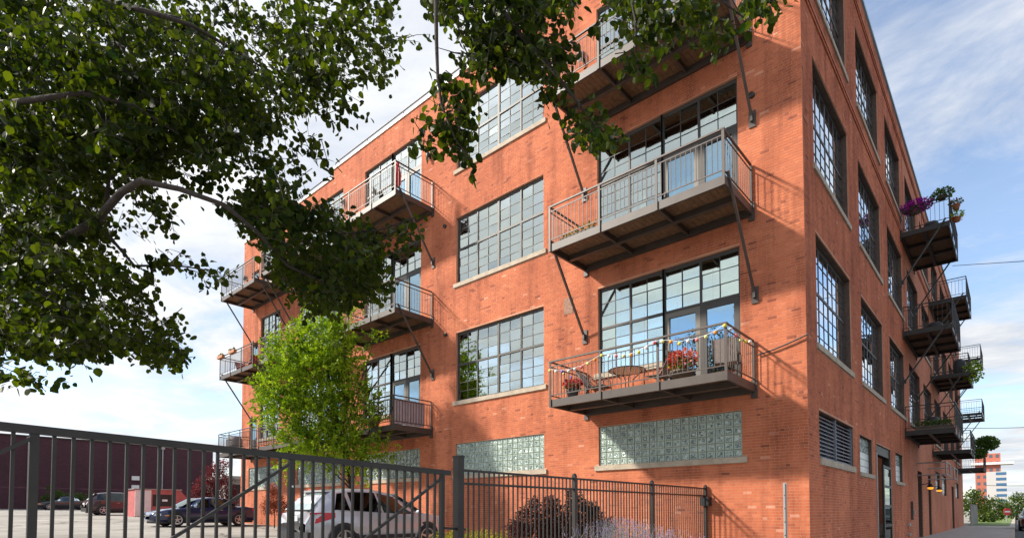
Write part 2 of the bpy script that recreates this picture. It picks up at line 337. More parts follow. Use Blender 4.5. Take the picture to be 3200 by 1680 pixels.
def facade(name, P, s0, s1, ops, cut, m, depth, label):
    """flat wall face with real openings and reveals"""
    S_ = sorted({s0, s1, *[v for o in ops + cut for v in o[:2] if s0 < v < s1]}); Z_ = sorted({-0.1, TOP, *[v for o in ops + cut for v in o[2:] if -0.1 < v < TOP]})
    mb = MB(); flip = P is PB
    for i in range(len(S_) - 1):
        for j in range(len(Z_) - 1):
            cs, cz = (S_[i] + S_[i + 1]) / 2, (Z_[j] + Z_[j + 1]) / 2
            if any(o[0] < cs < o[1] and o[2] < cz < o[3] for o in ops + cut): continue
            mb.quad(P(S_[i], 0, Z_[j]), P(S_[i + 1], 0, Z_[j]), P(S_[i + 1], 0, Z_[j + 1]), P(S_[i], 0, Z_[j + 1]))
    for a, b, c, d in ops:
        if not (s0 <= a and b <= s1): continue
        mb.quad(P(a, 0, c), P(a, -depth, c), P(a, -depth, d), P(a, 0, d)); mb.quad(P(b, 0, c), P(b, -depth, c), P(b, -depth, d), P(b, 0, d))
        mb.quad(P(a, 0, d), P(a, -depth, d), P(b, -depth, d), P(b, 0, d)); mb.quad(P(a, 0, c), P(a, -depth, c), P(b, -depth, c), P(b, 0, c))
    o = mb.build(name, m, BLD); o['label'] = label
    rv = MB()
    for a, b, c, d in ops:
        if not (s0 <= a and b <= s1): continue
        e = .001
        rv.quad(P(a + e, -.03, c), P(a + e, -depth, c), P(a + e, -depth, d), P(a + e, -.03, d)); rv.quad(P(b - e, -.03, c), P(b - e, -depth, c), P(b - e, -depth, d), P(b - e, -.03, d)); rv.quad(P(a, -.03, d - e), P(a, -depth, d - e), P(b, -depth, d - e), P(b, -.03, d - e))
    if P is PB: q = rv.build('reveals', mat('dark_reveal', (.10, .065, .05), .9, var=.3, scale=12), o); q['kind'] = 'stuff'  # jambs and heads of the street openings coloured darker than the wall
    return o
wallA = facade('sunlit_wall', PA, -LEN_A, 0.0, opA, topA, MORTAR, 0.16, 'sunlit brick wall with four tiers of openings')
GEO_B = 16.3
wallB = facade('street_wall', PB, 0.0, GEO_B, [o for o in opB if o[1] <= GEO_B], [], MORTAR, 0.26, 'shaded brick wall along the street')
wallB2 = facade('street_wall', PB, GEO_B, LEN_B, [o for o in opB if o[0] >= GEO_B], [], BRY, 0.26, 'far stretch of the shaded brick wall')

def lay_bricks(P, s0, s1, ops, cut, z0, z1, wall, n_parts):
    H, Lb, J, T = 0.068, 0.208, 0.010, 0.004
    rows = []; n = int((z1 - z0) / H); off = RNG.random()
    for r in range(n):
        za = z0 + r * H; zc = za + H / 2
        iv = [(s0, s1)]
        for a, b, c, d in ops + cut:
            if c - 0.02 < zc < d + 0.02:
                nv = []
                for p, q in iv:
                    if b <= p or a >= q: nv.append((p, q)); continue
                    if a > p: nv.append((p, a))
                    if b < q: nv.append((b, q))
                iv = nv
        header = (r % 6 == 5); lb = Lb / 2 if header else Lb
        sh = (0.25 if header else (0.5 if r % 2 else 0.0)) * lb
        g = np.arange(math.floor((s0 - sh) / lb), math.ceil((s1 - sh) / lb) + 1) * lb + sh
        for p, q in iv:
            e = np.concatenate(([p], g[(g > p + 0.035) & (g < q - 0.035)], [q])) if q - p > 0.03 else None
            if e is None: continue
            a = e[:-1] + J / 2; b = e[1:] - J / 2; kk = b > a + 0.01
            rows.append(np.stack([a[kk], b[kk], np.full(kk.sum(), za + J / 2), np.full(kk.sum(), za + H - J / 2)], 1))
    B = np.concatenate(rows); N_ = len(B)
    tint = np.clip(RNG.normal(0.52, 0.13, N_), 0, 1); dk = RNG.random(N_) < 0.025; tint[dk] = RNG.random(dk.sum()) * 0.14
    lt = RNG.random(N_) < 0.006; tint[lt] = 0.97
    pr = T * (0.85 + 0.3 * RNG.random(N_)); 
    if P is PA: V = lambda s, t, z: np.stack([s, -t, z], -1)
    else: V = lambda s, t, z: np.stack([t, s, z], -1)
    ctr = V((B[:, 0] + B[:, 1]) / 2, pr, (B[:, 2] + B[:, 3]) / 2)
    dist = np.linalg.norm(ctr - np.array(EYE), axis=1)
    # only those whose line of sight is inside the frame
    rel = ctr - np.array(EYE); dep = rel @ np.array(FW); hor = rel @ np.array(RT)
    py = PY0 - FPX * np.tan(np.arctan2(rel[:, 2], dep) - PITCH)
    dist[(py > 1660) | (py < 10)] = 1e9
    order = np.argsort(dist); near = order[:n_parts]; rest = order[n_parts:]
    Z0 = np.zeros(N_)
    def corners(ix):
        s_a, s_b, z_a, z_b = B[ix].T; p = pr[ix]; z0_ = Z0[ix] - 0.002
        return np.stack([V(s_a, p, z_a), V(s_b, p, z_a), V(s_b, p, z_b), V(s_a, p, z_b), V(s_a, z0_, z_a), V(s_b, z0_, z_a), V(s_b, z0_, z_b), V(s_a, z0_, z_b)], 1)
    F = np.array([(0, 1, 2, 3), (0, 4, 5, 1), (1, 5, 6, 2), (2, 6, 7, 3), (3, 7, 4, 0)])
    if P is PB: pass
    C = corners(rest); nb = len(rest)
    me = bpy.data.meshes.new('brickwork'); me.vertices.add(nb * 8); me.vertices.foreach_set('co', C.reshape(-1).astype(np.float32))
    idx = (F[None] + 8 * np.arange(nb)[:, None, None]).reshape(-1)
    me.loops.add(len(idx)); me.loops.foreach_set('vertex_index', idx.astype(np.int32))
    me.polygons.add(nb * 5); me.polygons.foreach_set('loop_start', (np.arange(nb * 5) * 4).astype(np.int32))
    me.update(calc_edges=True); me.shade_flat(); at_ = me.attributes.new('tint', 'FLOAT', 'POINT'); at_.data.foreach_set('value', np.repeat(tint[rest], 8).astype(np.float32))
    me.materials.append(BR); o = link(bpy.data.objects.new('brickwork', me), wall); o['kind'] = 'stuff'
    # the nearest bricks stand as pieces of their own
    protos = {}
    for i in near:
        q = round(float(tint[i]) * 6) / 6
        if q not in protos:
            pm = bpy.data.meshes.new('brick'); pm.from_pydata(BOXV, [], BOXF); a_ = pm.attributes.new('tint', 'FLOAT', 'POINT'); a_.data.foreach_set('value', np.full(8, q, np.float32)); pm.materials.append(BR); protos[q] = pm
        ob = bpy.data.objects.new('brick', protos[q]); s_a, s_b, z_a, z_b = B[i]
        ob.location = P((s_a + s_b) / 2, pr[i] / 2 - 0.002, (z_a + z_b) / 2)
        d = (s_b - s_a, pr[i] + 0.004, z_b - z_a); ob.scale = d if P is PA else (d[1], d[0], d[2]); link(ob, wall)
# sills are stone: keep bricks out of them
def sill_zone(o, h=0.14, e=0.12): return (o[0] - e, o[1] + e, o[2] - h, o[2])
sillA = []
for b, (x0, x1) in BAYS.items():
    for f in (1, 2, 3):
        if b in (2, 5): sillA.append((x0 - .12, x1 + .12, ZS[f] - .14, ZS[f]))
        else: sillA.append((x0 - .12, (x0 + x1) / 2 - 0.005, ZS[f] - .14, ZS[f]))
    sillA.append(((-28.85 if b == 5 else x0) - .12, x1 + .12, GB - .14, GB))
sillB = [(y0 - .10, y1 + .10, ZSB[f] - .14, ZSB[f]) for (y0, y1) in BB for f in (1, 2, 3)] + [(0.93, 4.79, 2.46, 2.62), (5.5, 7.75, 2.41, 2.53), (12.2, 14.4, 2.41, 2.53)]
lay_bricks(PA, -LEN_A, 0.0, opA + sillA, topA, 0.0, TOP - 0.02, wallA, 210)
lay_bricks(PB, 0.0, GEO_B, [o for o in opB if o[1] <= GEO_B] + sillB, [], 0.0, TOP - 0.02, wallB, 90)
for a, b, c, d in sillA:
    box2('sill', (a, -0.055, c), (b, 0.10, d), STONE, wallA)
for a, b, c, d in sillB:
    box2('sill', (-0.10, a, c), (0.05, b, d), STONE, wallB if b < GEO_B else wallB2)
# corbelled brick bands on the street side
for z in (13.35, 17.35):
    for i in range(2): box2('brick_band', (-0.02, 0.004, z + i * .075), (0.035 + .025 * i, LEN_B, z + .07 + i * .075), BRY, BLD)
# parapets, roof, plain end walls
for nm, a, b, z in (('coping', -LEN_A - .05, -20.2, 17.0), ('coping', -20.25, -7.0, 17.4), ('coping', -7.05, 0.06, TOP)):
    box2(nm, (a, -0.05, z), (b, 0.40, z + 0.10), COPE, BLD)
box2('coping', (-0.40, 0.41, TOP), (0.06, LEN_B, TOP + .10), mat('street_coping', (0.30, 0.52, 0.66), 0.5, var=0.08), BLD)
mb = MB(); mb.quad((-LEN_A, 0, 16.8), (0, 0, 16.8), (0, LEN_B, 16.8), (-LEN_A, LEN_B, 16.8)); mb.build('roof', mat('roofing', (0.15, 0.14, 0.13)), BLD)
mb = MB(); mb.quad((-LEN_A, 0, 0), (-LEN_A, 16, 0), (-LEN_A, 16, 17), (-LEN_A, 0, 17)); mb.build('end_wall', BRY, BLD)
mb = MB(); mb.quad((0, LEN_B, 0), (-LEN_A, LEN_B, 0), (-LEN_A, LEN_B, TOP), (0, LEN_B, TOP)); mb.build('end_wall', BRX, BLD)
mb = MB(); mb.quad((-LEN_A, 0.38, 16.7), (0, 0.38, 16.7), (0, 0.38, 17.3), (-LEN_A, 0.38, 17.0)); mb.build('parapet_back', BRX, BLD)
# pipe railing on the parapet
for a, b, z in ((-20.15, -7.2, 17.5), (-26.5, -20.9, 17.1)):
    g = rod('roof_railing', (a, 0.1, z + .30), (b, 0.1, z + .30), 0.028, STEEL, BLD); n = max(2, int((b - a) / 2.4))
    for i in range(n + 1):
        x = a + (b - a) * i / n; rod('railing_post', (x, 0.1, z - .02), (x, 0.1, z + .30), 0.022, STEEL, BLD, 6)

# ---- steel windows
def window(P, s0, s1, z0, z1, zm, setb, glass, units=4, up=3, lo=4, door=None, zd=None, detail=True, curtain=CURT, label=None, cprob=0.7, dark=0.0):
    """door: None, or index of the first unit that is a door leaf (reaching from zd to zm)"""
    A = P is PA
    def bx(nm, s_a, s_b, t_a, t_b, z_a, z_b, m, par):
        lo_, hi_ = P(s_a, t_a, z_a), P(s_b, t_b, z_b)
        return box2(nm, [min(p, q) for p, q in zip(lo_, hi_)], [max(p, q) for p, q in zip(lo_, hi_)], m, par)
    w = (s1 - s0) / units; fr = MB(); FW_, FD = 0.06, (0.05 if A else 0.03)
    def fb(s_a, s_b, z_a, z_b, t0=0.0, d=FD):
        a_, b_ = P(s_a, -setb - d + t0, z_a), P(s_b, -setb + t0, z_b); fr.box([min(p, q) for p, q in zip(a_, b_)], [max(p, q) for p, q in zip(a_, b_)])
    zb = z0
    sd = s0 + (door if door is not None else units) * w
    zbot = lambda i: (zd if (door is not None and i >= door) else z0)
    fb(s0 + .001, s0 + FW_, zbot(0) + .001, z1 - .001); fb(s1 - FW_, s1 - .001, zbot(units - 1) + .001, z1 - .001)
    fb(s0 + FW_ + .001, s1 - FW_ - .001, z1 - FW_ - .03, z1 - .001)
    for i in range(1, units):
        s = s0 + i * w; wide = 0.045 if i == 2 else 0.028
        fb(s - wide, s + wide, min(zbot(i - 1), zbot(i)) + FW_ + .001 if i != door else zd + .001, z1 - FW_ - .032, 0.003)
    fb(s0 + FW_ + .002, s1 - FW_ - .002, zm - .035, zm + .035, 0.006)
    if sd > s0 + .1: fb(s0 + FW_ + .003, sd - .058, z0 + .001, z0 + FW_, 0.002)
    wo = fr.build('window', FRAME, BLD)
    if label: wo['label'] = label
    # panes and muntins
    tg = setb + (0.028 if A else 0.012)
    def glaze(a, b, c, d, nx, nz, gm):
        pw, ph = (b - a) / nx, (d - c) / nz
        for i in range(nx):
            for j in range(nz):
                p = P(a + (i + .5) * pw, -tg, c + (j + .5) * ph); dm = (pw - .004, .006, ph - .004)
                rx, rz = random.gauss(0, .012 if A else .003), random.gauss(0, .016 if A else .004)
                box('pane', p, dm if A else (dm[1], dm[0], dm[2]), gm, wo, (rx, 0, rz) if A else (0, rx, rz))
        for i in range(1, nx):
            s = a + i * pw; bx('muntin', s - .009, s + .009, -tg - .01, -tg + .016, c, d, FRAME, wo)
        for j in range(1, nz):
            z = c + j * ph; bx('muntin', a, b, -tg - .009, -tg + .014, z - .008, z + .008, FRAME, wo)
    for i in range(units):
        a, b = s0 + i * w + (.055 if i == 0 else .022), s0 + (i + 1) * w - (.055 if i == units - 1 else .022)
        nx = 2 if detail else 1
        glaze(a, b, zm + .02, z1 - .08, nx, up if detail else 1, glass)
        if door is not None and i >= door:
            dw = bx('door_leaf', a + .0, b, -setb - .062, -setb - .004, zd + .01, zm - .04, DOORF, wo) if False else None
            d0, d1 = a + .005, b - .005
            for nm, q in (('door_stile', (d0, d0 + .12, zd + .02, zm - .04)), ('door_stile', (d1 - .12, d1, zd + .02, zm - .04)), ('door_rail', (d0 + .121, d1 - .121, zm - .17, zm - .04)), ('door_rail', (d0 + .121, d1 - .121, zd + .02, zd + .26))):
                bx(nm, q[0], q[1], -setb - .055, -setb + .004, q[2], q[3], DOORF if i % 2 == 0 else FRAME, wo)
            p = P((d0 + d1) / 2, -tg, (zd + .26 + zm - .17) / 2); dm = (d1 - d0 - .23, .008, zm - zd - .42)
            box('door_pane', p, dm if A else (dm[1], dm[0], dm[2]), DGLASS, wo, (random.gauss(0, .01), 0, 0.0) if A else None)
            if i % 2 == 0: bx('door_handle', d0 + .03, d0 + .07, -setb + .004, -setb + .06, zd + 1.0, zd + 1.14, BLACK, wo)
        else:
            glaze(a, b, z0 + .055, zm - .03, nx, lo if detail else 1, glass)
    # curtains behind the glass, unit by unit, then the room
    for i in range(units):
        if random.random() < cprob:
            a, b = s0 + i * w + .02, s0 + (i + 1) * w - .02
            zl = zm + .3 if (door is not None and i >= door) else (zbot(i) + .02 if random.random() < .85 else zm)
            bx('curtain', a + (random.random() < .25) * .25, b, -setb - .80, -setb - .79, zl, z1 - .03, curtain, wo)
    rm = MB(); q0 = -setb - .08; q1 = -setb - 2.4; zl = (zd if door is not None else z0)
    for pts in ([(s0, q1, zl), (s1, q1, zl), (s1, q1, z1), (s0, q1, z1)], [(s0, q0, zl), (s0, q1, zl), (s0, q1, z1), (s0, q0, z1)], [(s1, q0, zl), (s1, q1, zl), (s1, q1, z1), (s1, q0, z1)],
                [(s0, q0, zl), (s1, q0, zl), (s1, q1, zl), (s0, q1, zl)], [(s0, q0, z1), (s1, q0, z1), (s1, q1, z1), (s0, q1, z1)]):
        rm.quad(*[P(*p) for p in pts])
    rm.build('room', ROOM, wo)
    return wo
for b, (x0, x1) in BAYS.items():
    for f in (1, 2, 3):
        if b == 2: window(PA, x0, x1, ZS[f], ZT[f], ZM[f], 0.08, GLASS, curtain=CURT, cprob=1.0)
        elif b == 5: window(PA, x0, x1, ZS[f], ZT[f], ZM[f], 0.08, GLASS, units=3, curtain=CURT)
        else: window(PA, x0, x1, ZS[f], ZT[f], ZM[f], 0.08, GLASS, door=2, zd=ZD[f], curtain=CURT, cprob=0.95)
for f in (1, 2, 3):
    o = box2('side_door', (-28.84, 0.10, ZD[f]), (-27.91, 0.15, ZM[f] - .11), DARK, BLD)
    box2('door_pane', (-28.6, 0.092, ZD[f] + .9), (-28.15, 0.099, ZM[f] - .3), DGLASS, o)
for i, (y0, y1) in enumerate(BB):
    for f in (1, 2, 3):
        window(PB, y0, y1, ZSB[f], ZTB[f], ZMB[f], 0.17, GLASSB, curtain=CURTB, cprob=0.7, detail=(i < 4), lo=4, up=3)

# ---- glass block windows
GBLK = bpy.data.materials.new('glass_block'); GBLK.use_nodes = True
t = GBLK.node_tree; b_ = t.nodes['Principled BSDF']; b_.inputs['Roughness'].default_value = 0.12; b_.inputs['Specular IOR Level'].default_value = 0.9
g_ = N('ShaderNodeNewGeometry', t); n_ = N('ShaderNodeTexNoise', t, i_Scale=11.0, i_Detail=2.0, i_Distortion=1.2); L(g_.outputs['Position'], n_.inputs['Vector'], t)
r_ = N('ShaderNodeValToRGB', t); r_.color_ramp.elements[0].position = 0.40; r_.color_ramp.elements[1].position = 0.62
r_.color_ramp.elements[0].color = (0.10, 0.15, 0.15, 1); r_.color_ramp.elements[1].color = (0.50, 0.60, 0.55, 1); L(n_.outputs[0], r_.inputs[0], t); L(r_.outputs[0], b_.inputs['Base Color'], t)
bp_ = N('ShaderNodeBump', t, i_Strength=0.9, i_Distance=0.05); L(n_.outputs[0], bp_.inputs['Height'], t); L(bp_.outputs[0], b_.inputs['Normal'], t)
GROUT = mat('pale_grout', (0.50, 0.54, 0.46), 0.9, var=0.12)
BRIM = mat('glass_block_rim', (0.42, 0.50, 0.44), 0.25, var=0.1)
def block_mesh():
    me = bpy.data.meshes.new('glass_block'); v = []; f = []
    # bevelled front, dished middle
    ring = lambda k, y: [(-k, y, -k), (k, y, -k), (k, y, k), (-k, y, k)]
    for k, y in ((.5, .5), (.5, -.35), (.44, -.5), (.36, -.5), (.32, -.38)): v += ring(k, y)
    for i in range(4):
        for j in range(4): a = i * 4 + j; b = i * 4 + (j + 1) % 4; f.append((a, b, b + 4, a + 4))
    f.append((16, 17, 18, 19)); me.from_pydata(v, [], f); me.update(); me.materials.append(BRIM); me.materials.append(GBLK)
    me.polygons[len(f) - 1].material_index = 1
    for q in range(12, 16): me.polygons[q].material_index = 1
    return me
GBM = block_mesh()
for b, (x0, x1) in BAYS.items():
    if b == 5: x0 = -28.85
    nx = 18 if b < 5 else 16
    gw = box2('glass_block_window', (x0, 0.085, GB), (x1, 0.15, GT), GROUT, BLD)
    gw['label'] = 'long low window of pale green glass blocks'
    pw, ph = (x1 - x0) / nx, (GT - GB) / 6; items = [(x0 + (i + .5) * pw, 0.075, GB + (j + .5) * ph) for i in range(nx) for j in range(6)]
    if b <= 2:
        for c in items:
            ob = bpy.data.objects.new('glass_block', GBM); ob.location = c; ob.scale = (pw - .022, .07, ph - .022); link(ob, gw)
    else:
        mb = MB(); bv = [v.co.copy() for v in GBM.vertices]; bf = [tuple(p.vertices) for p in GBM.polygons]
        for c in items:
            n0 = len(mb.v); mb.v += [(c[0] + q.x * (pw - .022), c[1] + q.y * .07, c[2] + q.z * (ph - .022)) for q in bv]; mb.f += [tuple(n0 + k for k in q) for q in bf]
        ob = mb.build('glass_blocks', GBLK, gw); ob['kind'] = 'stuff'

# ---- street side ground floor
LV = box2('louvre', (-0.16, 2.84, 2.625), (-0.05, 2.88, 3.755), mat('louvre_steel', (0.20, 0.21, 0.24), 0.5, 0.2), BLD); LV['label'] = 'dark louvred vent beside the corner'
for a, b in ((0.94, 0.98), (4.74, 4.775)): box2('louvre_frame', (-0.16, a, 2.625), (-0.05, b, 3.755), MATS['louvre_steel'], LV)
for i in range(11): box('louvre_slat', (-0.10, 2.86, 2.69 + i * 0.098), (0.012, 3.78, 0.085), mat('louvre_slat', (0.30, 0.31, 0.36), 0.45, 0.2), LV, (0, R(-48), 0))
box2('louvre_back', (-0.30, 0.94, 2.625), (-0.27, 4.77, 3.755), BLACK, LV)
FROST = mat('frosted_pane', (0.62, 0.66, 0.64), 0.35, var=0.15, scale=5)
for y0, y1 in ((5.6, 7.65), (12.3, 14.3), (27.0, 29.5), (31.0, 34.0), (41.5, 45.0)):
    w_ = box2('block_window', (-0.22, y0, 2.4 if y0 > 20 else 2.53), (-0.14, y1, 3.7 if y0 > 20 else 3.66), GROUT, BLD)
    for i in range(5):
        q = box2('block_row', (-0.139, y0 + .02, 2.56 + i * .22), (-0.12, y1 - .02, 2.56 + i * .22 + .20), FROST if i < 3 else GBLK, BLD)
mb = MB(); mb.box((-0.26, 8.281, 3.32), (-0.06, 11.249, 3.629)); DF = mb.build('doorway', DARK, BLD); DF['label'] = 'tall dark steel doorway with an open glazed door'
box2('door_jamb', (-.26, 8.281, .1), (-.08, 8.40, 3.319), DARK, DF); box2('door_jamb', (-.26, 11.11, .1), (-.02, 11.249, 3.319), DARK, DF)
box2('door_recess', (-1.6, 8.3, 0.1), (-1.55, 11.2, 3.3), BLACK, DF); box2('vestibule_wall', (-.55, 9.5, .1), (-.45, 11.1, 2.55), BRY, DF)
DLO = box2('door_leaf', (-.03, 9.40, .12), (.03, 9.58, 2.98), DARK, DF)
box2('door_stile', (-.03, 10.92, .12), (.03, 11.10, 2.98), DARK, DLO)
for z in (.12, .82, 1.5, 2.2, 2.88): box2('door_rail', (-.028, 9.581, z), (.028, 10.919, z + .09), DARK, DLO)
for i, z in enumerate((.21, .91, 1.59, 2.29)): box2('door_pane', (-.003, 9.581, z), (.003, 10.919, (.82, 1.5, 2.2, 2.88)[i]), GLASS_CLEAR, DLO)
box2('door_jamb', (-0.05, 8.20, 0.1), (0.03, 8.279, 3.3), GALV, DF)
for y0, y1 in ((18.9, 20.6), (23.2, 24.6), (38, 40)): box2('door_recess', (-0.5, y0, 0.1), (-0.45, y1, 3.3), BLACK, BLD)
# pipe canopy frames and lamps
for y0 in (18.6, 23.0):
    for z in (3.05, 3.62): rod('pipe_rail', (1.1, y0, z), (1.1, y0 + 2.2, z), .03, GALV, BLD); rod('pipe_rail', (0, y0, z), (1.1, y0, z), .03, GALV, BLD)
    rod('pipe_rail', (1.1, y0, 3.05), (1.1, y0, 3.62), .03, GALV, BLD); rod('pipe_rail', (1.1, y0 + 2.2, 3.05), (1.1, y0 + 2.2, 3.62), .03, GALV, BLD)
AMB = mat('amber_lamp_glass', (0.9, 0.45, 0.05), 0.4, var=0, emit=((1.0, 0.36, 0.02), 0.6))
for y0 in (19.2, 23.4):
    rod('lamp_arm', (0, y0, 2.62), (0.45, y0, 2.7), .018, BLACK, BLD)
    mb = MB(); mb.lathe((0.45, y0, 2.42), [(.04, .26), (.05, .24), (.14, .12), (.15, .09)], 14); mb.build('lamp_shade', BLACK, BLD, True)
    mb = MB(); mb.lathe((0.45, y0, 2.36), [(.03, .04), (.09, .06), (.125, .11), (.12, .14)], 14); mb.build('lamp_glass', AMB, BLD, True)
for y, z, h, w in ((16.2, 1.0, .8, .06), (15.0, .75, .12, .35), (15.1, .35, .10, .28), (16.7, 1.25, .14, .14)):
    box2('wall_box', (0.01, y, z), (0.10, y + w, z + h), GALV if h < .5 else STEEL, BLD)

# ------------------------------------------------------------------ balconies (parts of the building)
def balcony(P, s0, s1, zd, depth, struts=True, planks=True, pick=0.125, label=None, nposts=4, zb=-2.15, m=STEEL):
    def bx(nm, a, b, par): 
        p, q = P(*a), P(*b); return box2(nm, [min(i, j) for i, j in zip(p, q)], [max(i, j) for i, j in zip(p, q)], m, par)
    fr = MB()
    def fb(a, b):
        p, q = P(*a), P(*b); fr.box([min(i, j) for i, j in zip(p, q)], [max(i, j) for i, j in zip(p, q)])
    H = 0.20; z0 = zd - H
    fb((s0, depth - .06, z0), (s1, depth, zd - .002))                                   # front channel
    fb((s0, 0.012, z0 + .002), (s0 + .06, depth - .061, zd - .002)); fb((s1 - .06, 0.012, z0 + .002), (s1, depth - .061, zd - .002))
    fb((s0 + .061, 0.012, z0 - .03), (s1 - .061, .09, zd - .045))                         # wall channel
    fb((s0 + .061, depth * .50 - .06, z0 + .012), (s1 - .061, depth * .50 + .06, zd - .045))  # middle beam
    B_ = fr.build('balcony', m, BLD)
    if label: B_['label'] = label
    for i in range(1, nposts - 1):
        s = s0 + (s1 - s0) * i / (nposts - 1); bx('joist', (s - .03, .091, z0 + .02), (s + .03, depth * .5 - .061, zd - .045), B_); bx('joist', (s - .03, depth * .5 + .061, z0 + .02), (s + .03, depth - .062, zd - .045), B_)
    if planks:
        n = int((s1 - s0 - .13) / .142); w = (s1 - s0 - .13) / n
        for i in range(n):
            a, b = P(s0 + .065 + i * w + .004, .02, zd - .042), P(s0 + .065 + (i + 1) * w - .004, depth - .064, zd + .001 * random.random())
            box2('deck_plank', [min(p, q) for p, q in zip(a, b)], [max(p, q) for p, q in zip(a, b)], WOOD, B_)
    RH = 1.05
    ss = [s0 + .03 + (s1 - s0 - .06) * i / (nposts - 1) for i in range(nposts)]
    for s in ss: bx('post', (s - .03, depth + .001, z0 - .01), (s + .03, depth + .028, zd + RH - .042), B_)
    for s in (s0 + .03, s1 - .03): bx('post', (s - .025, .03, zd), (s + .025, .06, zd + RH - .042), B_)
    bx('handrail', (s0 - .005, depth - .012, zd + RH - .04), (s1 + .005, depth + .034, zd + RH), B_)
    bx('rail', (s0 + .02, depth + .004, zd + RH - .17), (s1 - .02, depth + .022, zd + RH - .145), B_); bx('rail', (s0 + .02, depth + .004, zd + .10), (s1 - .02, depth + .022, zd + .125), B_)
    for s in (s0 + .03, s1 - .03):
        bx('handrail', (s - .022, .03, zd + RH - .038), (s + .022, depth - .013, zd + RH - .002), B_)
        bx('rail', (s - .01, .06, zd + RH - .17), (s + .01, depth, zd + RH - .145), B_); bx('rail', (s - .01, .06, zd + .10), (s + .01, depth, zd + .125), B_)
        n = int(depth / pick)
        for i in range(1, n): bx('picket', (s - .007, depth * i / n - .007, zd + .125), (s + .007, depth * i / n + .007, zd + RH - .17), B_)
    for i in range(len(ss) - 1):
        n = max(3, round((ss[i + 1] - ss[i]) / pick))
        for j in range(1, n):
            s = ss[i] + (ss[i + 1] - ss[i]) * j / n; bx('picket', (s - .007, depth + .006, zd + .125), (s + .007, depth + .020, zd + RH - .17), B_)
    for s in (s0 + .03, s1 - .03):
        bx('wall_bracket', (s - .07, .010, z0 - .14), (s + .07, .045, zd + .10), B_)
        if struts:
            sg = s + (.05 if s > (s0 + s1) / 2 else -.05)
            bar('strut', P(sg, depth - .10, zd + .12), P(sg, .06, zd + zb + .02), .055, .055, m, B_)
            bx('strut_plate', (sg - .08, .010, zd + zb - .20), (sg + .08, .035, zd + zb + .20), B_)
            bx('strut_lug', (sg - .03, .036, zd + zb - .08), (sg + .03, .11, zd + zb + .08), B_)
    return B_
BAL = {1: (-5.96, -1.12), 3: (-17.5, -12.92), 4: (-23.75, -19.1), 5: (-28.55, -24.45)}
WHICH = {1: 'nearest the corner', 3: 'in the middle of the sunlit wall', 4: 'next to last along the sunlit wall', 5: 'at the far end of the sunlit wall'}
for b, (x0, x1) in BAL.items():
    for f in (1, 2, 3):
        balcony(PA, x0, x1, DECK[f] + (0.08 if b > 1 and f == 1 else 0), 1.75, struts=f > 1, label='steel balcony on floor %d, %s' % (f + 1, WHICH[b]))
DKB = {1: 4.75, 2: 9.0, 3: 13.25}
for i, (y0, y1) in enumerate(((15.0, 19.5), (25.6, 30.1), (42.5, 47.0))):
    for f in (1, 2, 3):
        balcony(PB, y0, y1, DKB[f], 1.67, struts=f > 1, planks=i < 2, label='steel balcony over the sidewalk on floor %d' % (f + 1), m=DARK, pick=0.14)

# wall bits: sconces, vents, patch, wire
def sconce(x, z, y=0.0):
    o = box2('wall_lamp', (x - .05, -.05, z - .12), (x + .05, -.012, z + .12), BLACK, BLD)
    g = MB(); g.lathe((x, -.12, z - .16), [(.06, 0), (.075, .02), (.075, .18), (.045, .24), (.03, .3)], 12); g.build('lamp_body', BLACK, BLD, True)
    g = MB(); g.lathe((x, -.12, z - .26), [(.04, 0), (.055, .03), (.06, .10)], 12); g.build('lamp_glass', WHITE, BLD, True)
for px, py in ((1345, 487), (1818, 175), (1075, 630), (771, 870), (1175, 600)):
    u = None
    # intersection of the sight line with the sunlit wall
    p = at(px, py, 10.0); d = p - EYE; q = EYE + d * ((0 - EYE.y) / d.y); sconce(q.x, q.z)
for px, py in ((1392, 708), (1394, 1045), (2350, 300)):
    p = at(px, py, 10.0); d = p - EYE; q = EYE + d * ((0 - EYE.y) / d.y)
    rod('vent_cap', (q.x, 0.0, q.z), (q.x, -.07, q.z), .07, DARK, BLD, 12)
box2('vent_panel', (-6.75, -.013, 7.35), (-6.42, .0, 7.85), mat('grey_patch', (0.30, 0.17, 0.12), 0.9, var=0.3, scale=12), BLD)
box2('wall_light', (-2.42, -.22, 1.50), (-2.22, -.010, 1.72), BLACK, BLD)

# ------------------------------------------------------------------ sliding gate, post and fence (line x = -2.36)
GX = -2.36
GATE = empty('sliding_gate', (0, 0, 0)); tag(GATE, 'dark brown steel sliding gate with diagonal braces across the front', 'gate')
def gpos(t, z): return (GX - .02, -7.93 - t, z)       # t metres out from the latch end
def gtop(t): return 1.915 + 0.027 * t                 # the gate follows the sloping drive
def yz(px):                                            # where a sight line meets the gate line
    d = at(px, 1500, 10.0) - EYE; k = (GX - .02 - EYE.x) / d.x; return EYE.y + d.y * k
y_end, y_u2, y_u1 = yz(1381), yz(903), yz(103); PL = (y_end - y_u1) / 2
tt = lambda y: y_end - y
bar('top_rail', (GX - .02, y_end + .14, gtop(-.14) - .032), (GX - .02, y_end - 10, gtop(10) - .032), .066, .066, DARK, GATE)
bar('bottom_rail', (GX - .02, y_end + .03, .22), (GX - .02, y_end - 10, .42), .066, .066, DARK, GATE)
ups = [y_end, y_end - PL, y_end - 2 * PL, y_end - 3 * PL, y_end - 4 * PL]
